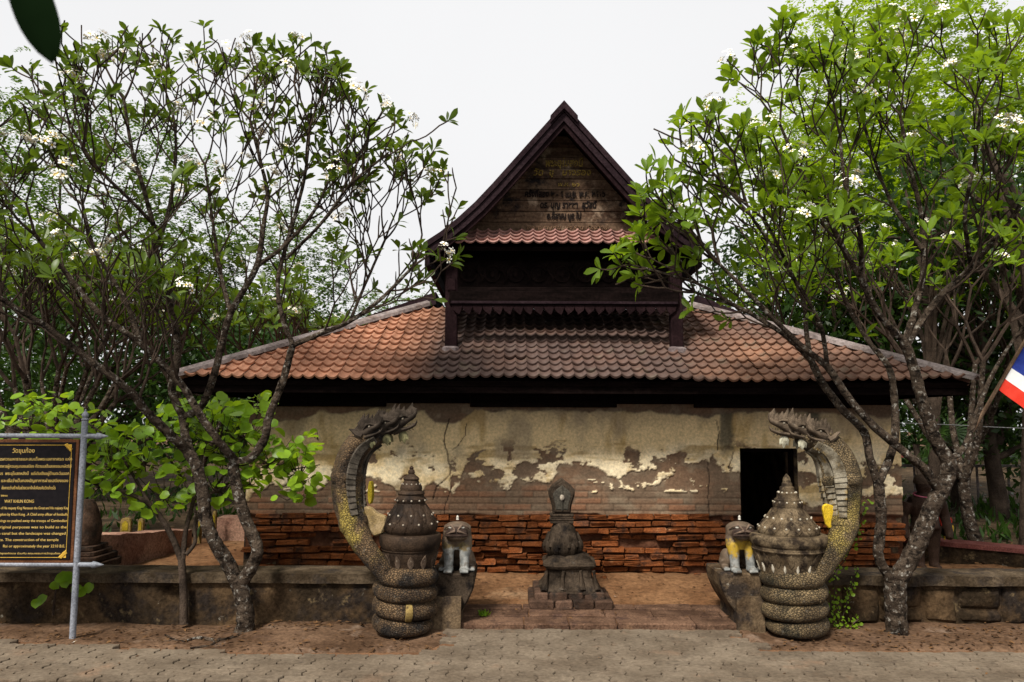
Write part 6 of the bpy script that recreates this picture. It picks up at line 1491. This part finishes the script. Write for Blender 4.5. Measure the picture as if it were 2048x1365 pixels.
mb = MB(); mb.ball(rp + Vector((0, 0, .09)), (.05, .09, .06), 12, 8); mb.tube([rp + Vector((0, -.05, .1)), rp + Vector((0, -.08, .16)), rp + Vector((0, -.085, .2))], [.04, .028, .024], 10)
blob('body', mb, surf('rooster_black', (.015, .012, .01), (.04, .03, .02), 9), RO, .008, 2)
MB().tube([rp + Vector((0, -.06, .11)), rp + Vector((0, -.085, .165))], [.043, .03], 10).build('neck_feathers', M['yellow'], RO, True)
mr = surf('rooster_red', (.4, .03, .02), (.5, .05, .03), 9)
MB().prism([(-.03, .19), (.03, .19), (.04, .225), (.02, .215), (.012, .24), (-.002, .22), (-.016, .245), (-.022, .215), (-.04, .225)], lambda a_, b_, d: rp + Vector((d, -.085 + a_, b_)), -.006, .006).build('comb', mr, RO)
for sd in (-1, 1): MB().tube([rp + Vector((sd * .02, 0, .0)), rp + Vector((sd * .02, 0, .06))], [.006, .008], 6).build('leg', M['yellow'], RO)
for k in range(4): MB().tube([rp + Vector((0, .07, .1)), rp + Vector((0, .12, .18 + .02 * k)), rp + Vector((0, .17, .15 + .03 * k))], [.012, .014, .003], 6).build('tail_feather', mr if k % 2 else M['statue'], RO, True)

# ================================================================== flag on a leaning pole
YFg = 6.55
pa, pb2 = at(1885, 965, YFg), at(2130, 545, YFg - .15)
FL = empty('flag_pole', pa, 'leaning brown wooden flag pole beside the thick twisted trunk', 'pole'); MB().tube([pa - (pb2 - pa) * .12, pa.lerp(pb2, .5), pb2], [.017, .015, .012], 10).build('pole', surf('pole_wood', (.1, .062, .04), (.17, .11, .07), 9), FL, True)
MB().ball(pb2, .022, 10, 8).build('pole_knob', M['gold'], FL, True)
FG = empty('flag', at(2010, 770, YFg - .1), 'red, white and blue striped flag hanging at the right edge', 'flag')
dirp = (pb2 - pa).normalized(); t0 = (at(2003, 778, YFg).z - pa.z) / (pb2.z - pa.z); p0 = pa.lerp(pb2, t0); hoist = .62
out = Vector((.80, -.1, -.52)).normalized(); nx_, ny_ = 28, 30; stripes = [(0, 1 / 6, 'r'), (1 / 6, 2 / 6, 'w'), (2 / 6, 4 / 6, 'b'), (4 / 6, 5 / 6, 'w'), (5 / 6, 1, 'r')]
FC = {'r': surf('flag_red', (.55, .035, .02), (.62, .05, .03), 12, rough=.8, bump=(60, .2, .002), fine=.06), 'w': surf('flag_white', (.66, .66, .66), (.74, .74, .73), 12, rough=.8, bump=None, fine=.05), 'b': surf('flag_blue', (.02, .035, .19), (.03, .05, .26), 12, rough=.8, bump=(60, .2, .002), fine=.06)}
def fpt(sx_, sy_):
    p = p0 + dirp * (hoist * sy_) + out * (.95 * sx_); w_ = .045 * math.sin(sx_ * 9 + sy_ * 2.2) * min(1, sx_ * 4); p = p + Vector((.2, -1, .1)).normalized() * w_; p.z -= .10 * math.sin(PI * sx_) * (1 - sy_) ; return p
for y0, y1, c in stripes:
    m_ = MB(); kx, ky = 26, 6
    for i in range(kx + 1):
        for j in range(ky + 1): m_.v.append(tuple(fpt(i / kx, y0 + (y1 - y0) * j / ky)))
    for i in range(kx):
        for j in range(ky): q = i * (ky + 1) + j; m_.f.append((q, q + ky + 1, q + ky + 2, q + 1))
    m_.build('stripe', FC[c], FG, True, fixn=False)
# cable between the trees
CB = MB().tube(catmull([at(1790, 846, 9), at(1900, 850, 9), at(2048, 857, 9), at(2300, 862, 9)], 6), .0035, 5).build('cable', surf('cable_grey', (.12, .12, .12), (.16, .16, .16), 5, bump=None), None); tag(CB, 'thin pale cable strung between the trees at right', 'cable')
# spiky palm
pp = Vector((at(1832, 900, 10.5).x, 10.5, .1)); PM = empty('fan_palm', pp, 'small spiky fan palm behind the thick trunk, below the roof corner', 'palm'); random.seed(3)
MB().tube([pp, pp + Vector((.05, 0, .7)), pp + Vector((0, 0, 1.25))], [.05, .045, .04], 8).build('trunk', M['barkdark'], PM, True)
for k in range(16):
    th = k * 2.4; d = Vector((math.cos(th), math.sin(th), random.uniform(-.1, 1))).normalized(); c = pp + Vector((0, 0, 1.25)); e = c + d * .45; mb = MB().tube([c, e], [.008, .005], 4); s1 = d.orthogonal().normalized(); s2 = d.cross(s1)
    for j in range(11):
        a_ = (j - 5) * .27; dd = (d * math.cos(a_) + s1 * math.sin(a_)).normalized(); w_ = d.cross(s1).cross(dd) * .016; tip = e + dd * .38 - Vector((0, 0, .05)); m_ = e + dd * .2; mb.add([e, m_ + w_, tip, m_ - w_], [(0, 1, 2, 3)])
    mb.build('frond', M['leafD'], PM, False, fixn=False)
# small house with a red roof beyond the trees
hb = Vector((6.9, 17.5, 0)); HS = empty('garden_house', hb, 'small house with red roof glimpsed between the trunks on the right', 'building'); mw = surf('house_wall', (.4, .38, .34), (.5, .48, .44), 3); rr_ = surf('red_roof', (.3, .06, .05), (.4, .1, .085), 4)
MB().box(hb.x - 1.4, hb.x + 1.4, hb.y, hb.y + 2.5, 0, .95).build('wall', mw, HS); MB().add([(hb.x - 1.7, hb.y - .4, .9), (hb.x + 1.7, hb.y - .4, .9), (hb.x + 1.7, hb.y + 1.25, 1.75), (hb.x - 1.7, hb.y + 1.25, 1.75), (hb.x + 1.7, hb.y + 2.9, .9), (hb.x - 1.7, hb.y + 2.9, .9)], [(0, 1, 2, 3), (3, 2, 4, 5), (0, 3, 5), (1, 4, 2)]).build('roof', rr_, HS)
for dx in (-.8, .3): MB().box(hb.x + dx, hb.x + dx + .5, hb.y - .02, hb.y + .02, .25, .75).build('window', M['inside'], HS)
# white railing far behind
RL = empty('garden_railing', (6.5, 14.2, .1), 'pale garden railing far behind the brown figure statue', 'fence')
for i in range(18): MB().box(4.4 + i * .28, 4.43 + i * .28, 14.2, 14.23, .05, .85).build('baluster', M['cap'], RL)
MB().box(4.3, 9.3, 14.19, 14.24, .85, .9).build('rail', M['cap'], RL)

# ================================================================== fallen leaves and petals
r = np.random.default_rng(9); mats = []; fl = []
def drop(x, y, z, l):
    az = r.uniform(0, 6.28); yv = np.array([math.cos(az), math.sin(az), r.uniform(-.25, .25)]); zv_ = np.array([r.normal() * .25, r.normal() * .25, 1.0]); xv = np.cross(yv, zv_); return ((x, y, z), np.stack([xv * l, yv * l, zv_ * l], 1))
for k in range(2600):
    x = r.uniform(-4.5, 4.8); y = r.uniform(5.6, 6.42)
    if y < edge_y(x) + .03 or (abs(x - .6) < 1.05): continue
    if r.random() > .25 + .75 * sstep(.42, .6, n3(np.array([x * 1.3]), np.array([y * 2.5]), 4))[0]: continue
    mats.append(drop(x, y, float(gz(np.array([[x]]), np.array([[y]]))[0, 0]) + .014, r.uniform(.02, .06)))
for k in range(800):
    x = r.uniform(-4.5, 5); y = r.uniform(6.3, 7.75) if k % 3 else r.uniform(7, 10)
    if not (-1 < x < 2.2) and y < 6.8: continue
    if XL - .1 < x < XR + .1 and y > YW - .1: continue
    mats.append(drop(x, y, float(cz(np.array([[x]]), np.array([[y]]))[0, 0]) + .01 + (.03 if y < 6.95 else 0), r.uniform(.02, .05)))
for k in range(70):
    x = r.uniform(-3.4, 3.6); y = r.uniform(5.1, 5.75); mats.append(drop(x, y, .042, r.uniform(.012, .035)))
for k in range(9000):
    x = r.uniform(4.2, 11) if k % 2 else r.uniform(-11, -3.0); y = r.uniform(7.2, 20)
    if x < 0 and y < 8.8 and x > -5: continue
    mats.append(drop(x, y, float(r.uniform(.1, .2)), r.uniform(.03, .09)))
tmp = empty('tmp', (0, 0, 0)); o = join_leaves('leaf_litter', mats, [SIMPLE], M['litter'], tmp); o.parent = None; bpy.data.objects.remove(tmp)
ug = []
for k in range(7000):
    x = r.uniform(4.3, 11) if k % 3 else r.uniform(-11, -3.4); y = r.uniform(9.5, 17)
    if fbm(np.array([[x * .9, y * .9, 0]]), 3, 4)[0] < .5: continue
    yv = np.array([r.normal() * .5, r.normal() * .5, 1.0]); yv /= np.linalg.norm(yv); zv_ = np.cross(yv, r.normal(size=3)); zv_ /= np.linalg.norm(zv_); l = r.uniform(.08, .22); ug.append(((x, y, .1 + r.uniform(0, .16)), np.stack([np.cross(yv, zv_) * l * .8, yv * l, zv_ * l], 1)))
tmp = empty('tmp', (0, 0, 0)); o = join_leaves('undergrowth', ug, [SIMPLE], M['leafD'], tmp); o.parent = None; bpy.data.objects.remove(tmp)
FLW = blossom_mesh(40, 1, .002)
for i, (u, v, zz_, lb) in enumerate(((1231, 1196, .09, 'single white fallen blossom beside the boundary stone pedestal'), (150, 1287, .02, 'white fallen blossom at the foot of the sign post'))):
    p = gp(u, v, zz_); o = link('fallen_blossom', FLW, None); o.location = p + Vector((0, 0, .01)); o.rotation_euler = (.2, .1, i); o.scale = (.75,) * 3; tag(o, lb, 'flower', 'fallen blossoms')
# roots and stones on the soil strip
random.seed(8)
ROOT = empty('tree_root', gp(400, 1285), 'pale surface root running over the soil by the left frangipani', 'root')
for pl in ([(490, 1268), (440, 1282), (400, 1276), (360, 1283), (330, 1270)], [(440, 1280), (420, 1292), (380, 1296)]):
    sm = catmull([gp(u, v, .015) for u, v in pl], 5); MB().tube(sm, list(np.linspace(.018, .006, len(sm))), 7).build('root', M['bark'], ROOT, True)
# ================================================================== the leaf hanging close to the lens
NL = empty('hanging_leaf', at(60, -190, .75), 'dark blurred leaf tip hanging close at the upper left corner', 'leaf')
V, Fc = [], []; nL = 14
for i in range(nL + 1):
    t = i / nL; v = -190 + 315 * t; cu_ = 4 + 96 * t ** 1.1; hwp = 50 * (math.sin(PI * min(t / .55, 1) / 2) if t < .55 else math.cos(PI / 2 * (t - .55) / .45) ** .75) + (5 * math.sin(t * 9) if .3 < t < .95 else 0)
    for w_, dz in ((-1, .004), (-.5, .0015), (0, 0), (.5, .0015), (1, .004)): p = at(cu_ + w_ * hwp, v, .75 + .03 * (1 - t)); V.append(p + Vector((0, dz, 0)))
for i in range(nL):
    for j in range(4): p = i * 5 + j; Fc.append((p, p + 1, p + 6, p + 5))
MB().add(V, Fc).build('blade', M['leafB'], NL, True, fixn=False)
MB().tube([at(60, -190, .78), at(20, -420, .85), at(-260, -700, 1.2)], [.0025, .004, .008], 6).build('stalk', M['twig'], NL, True)
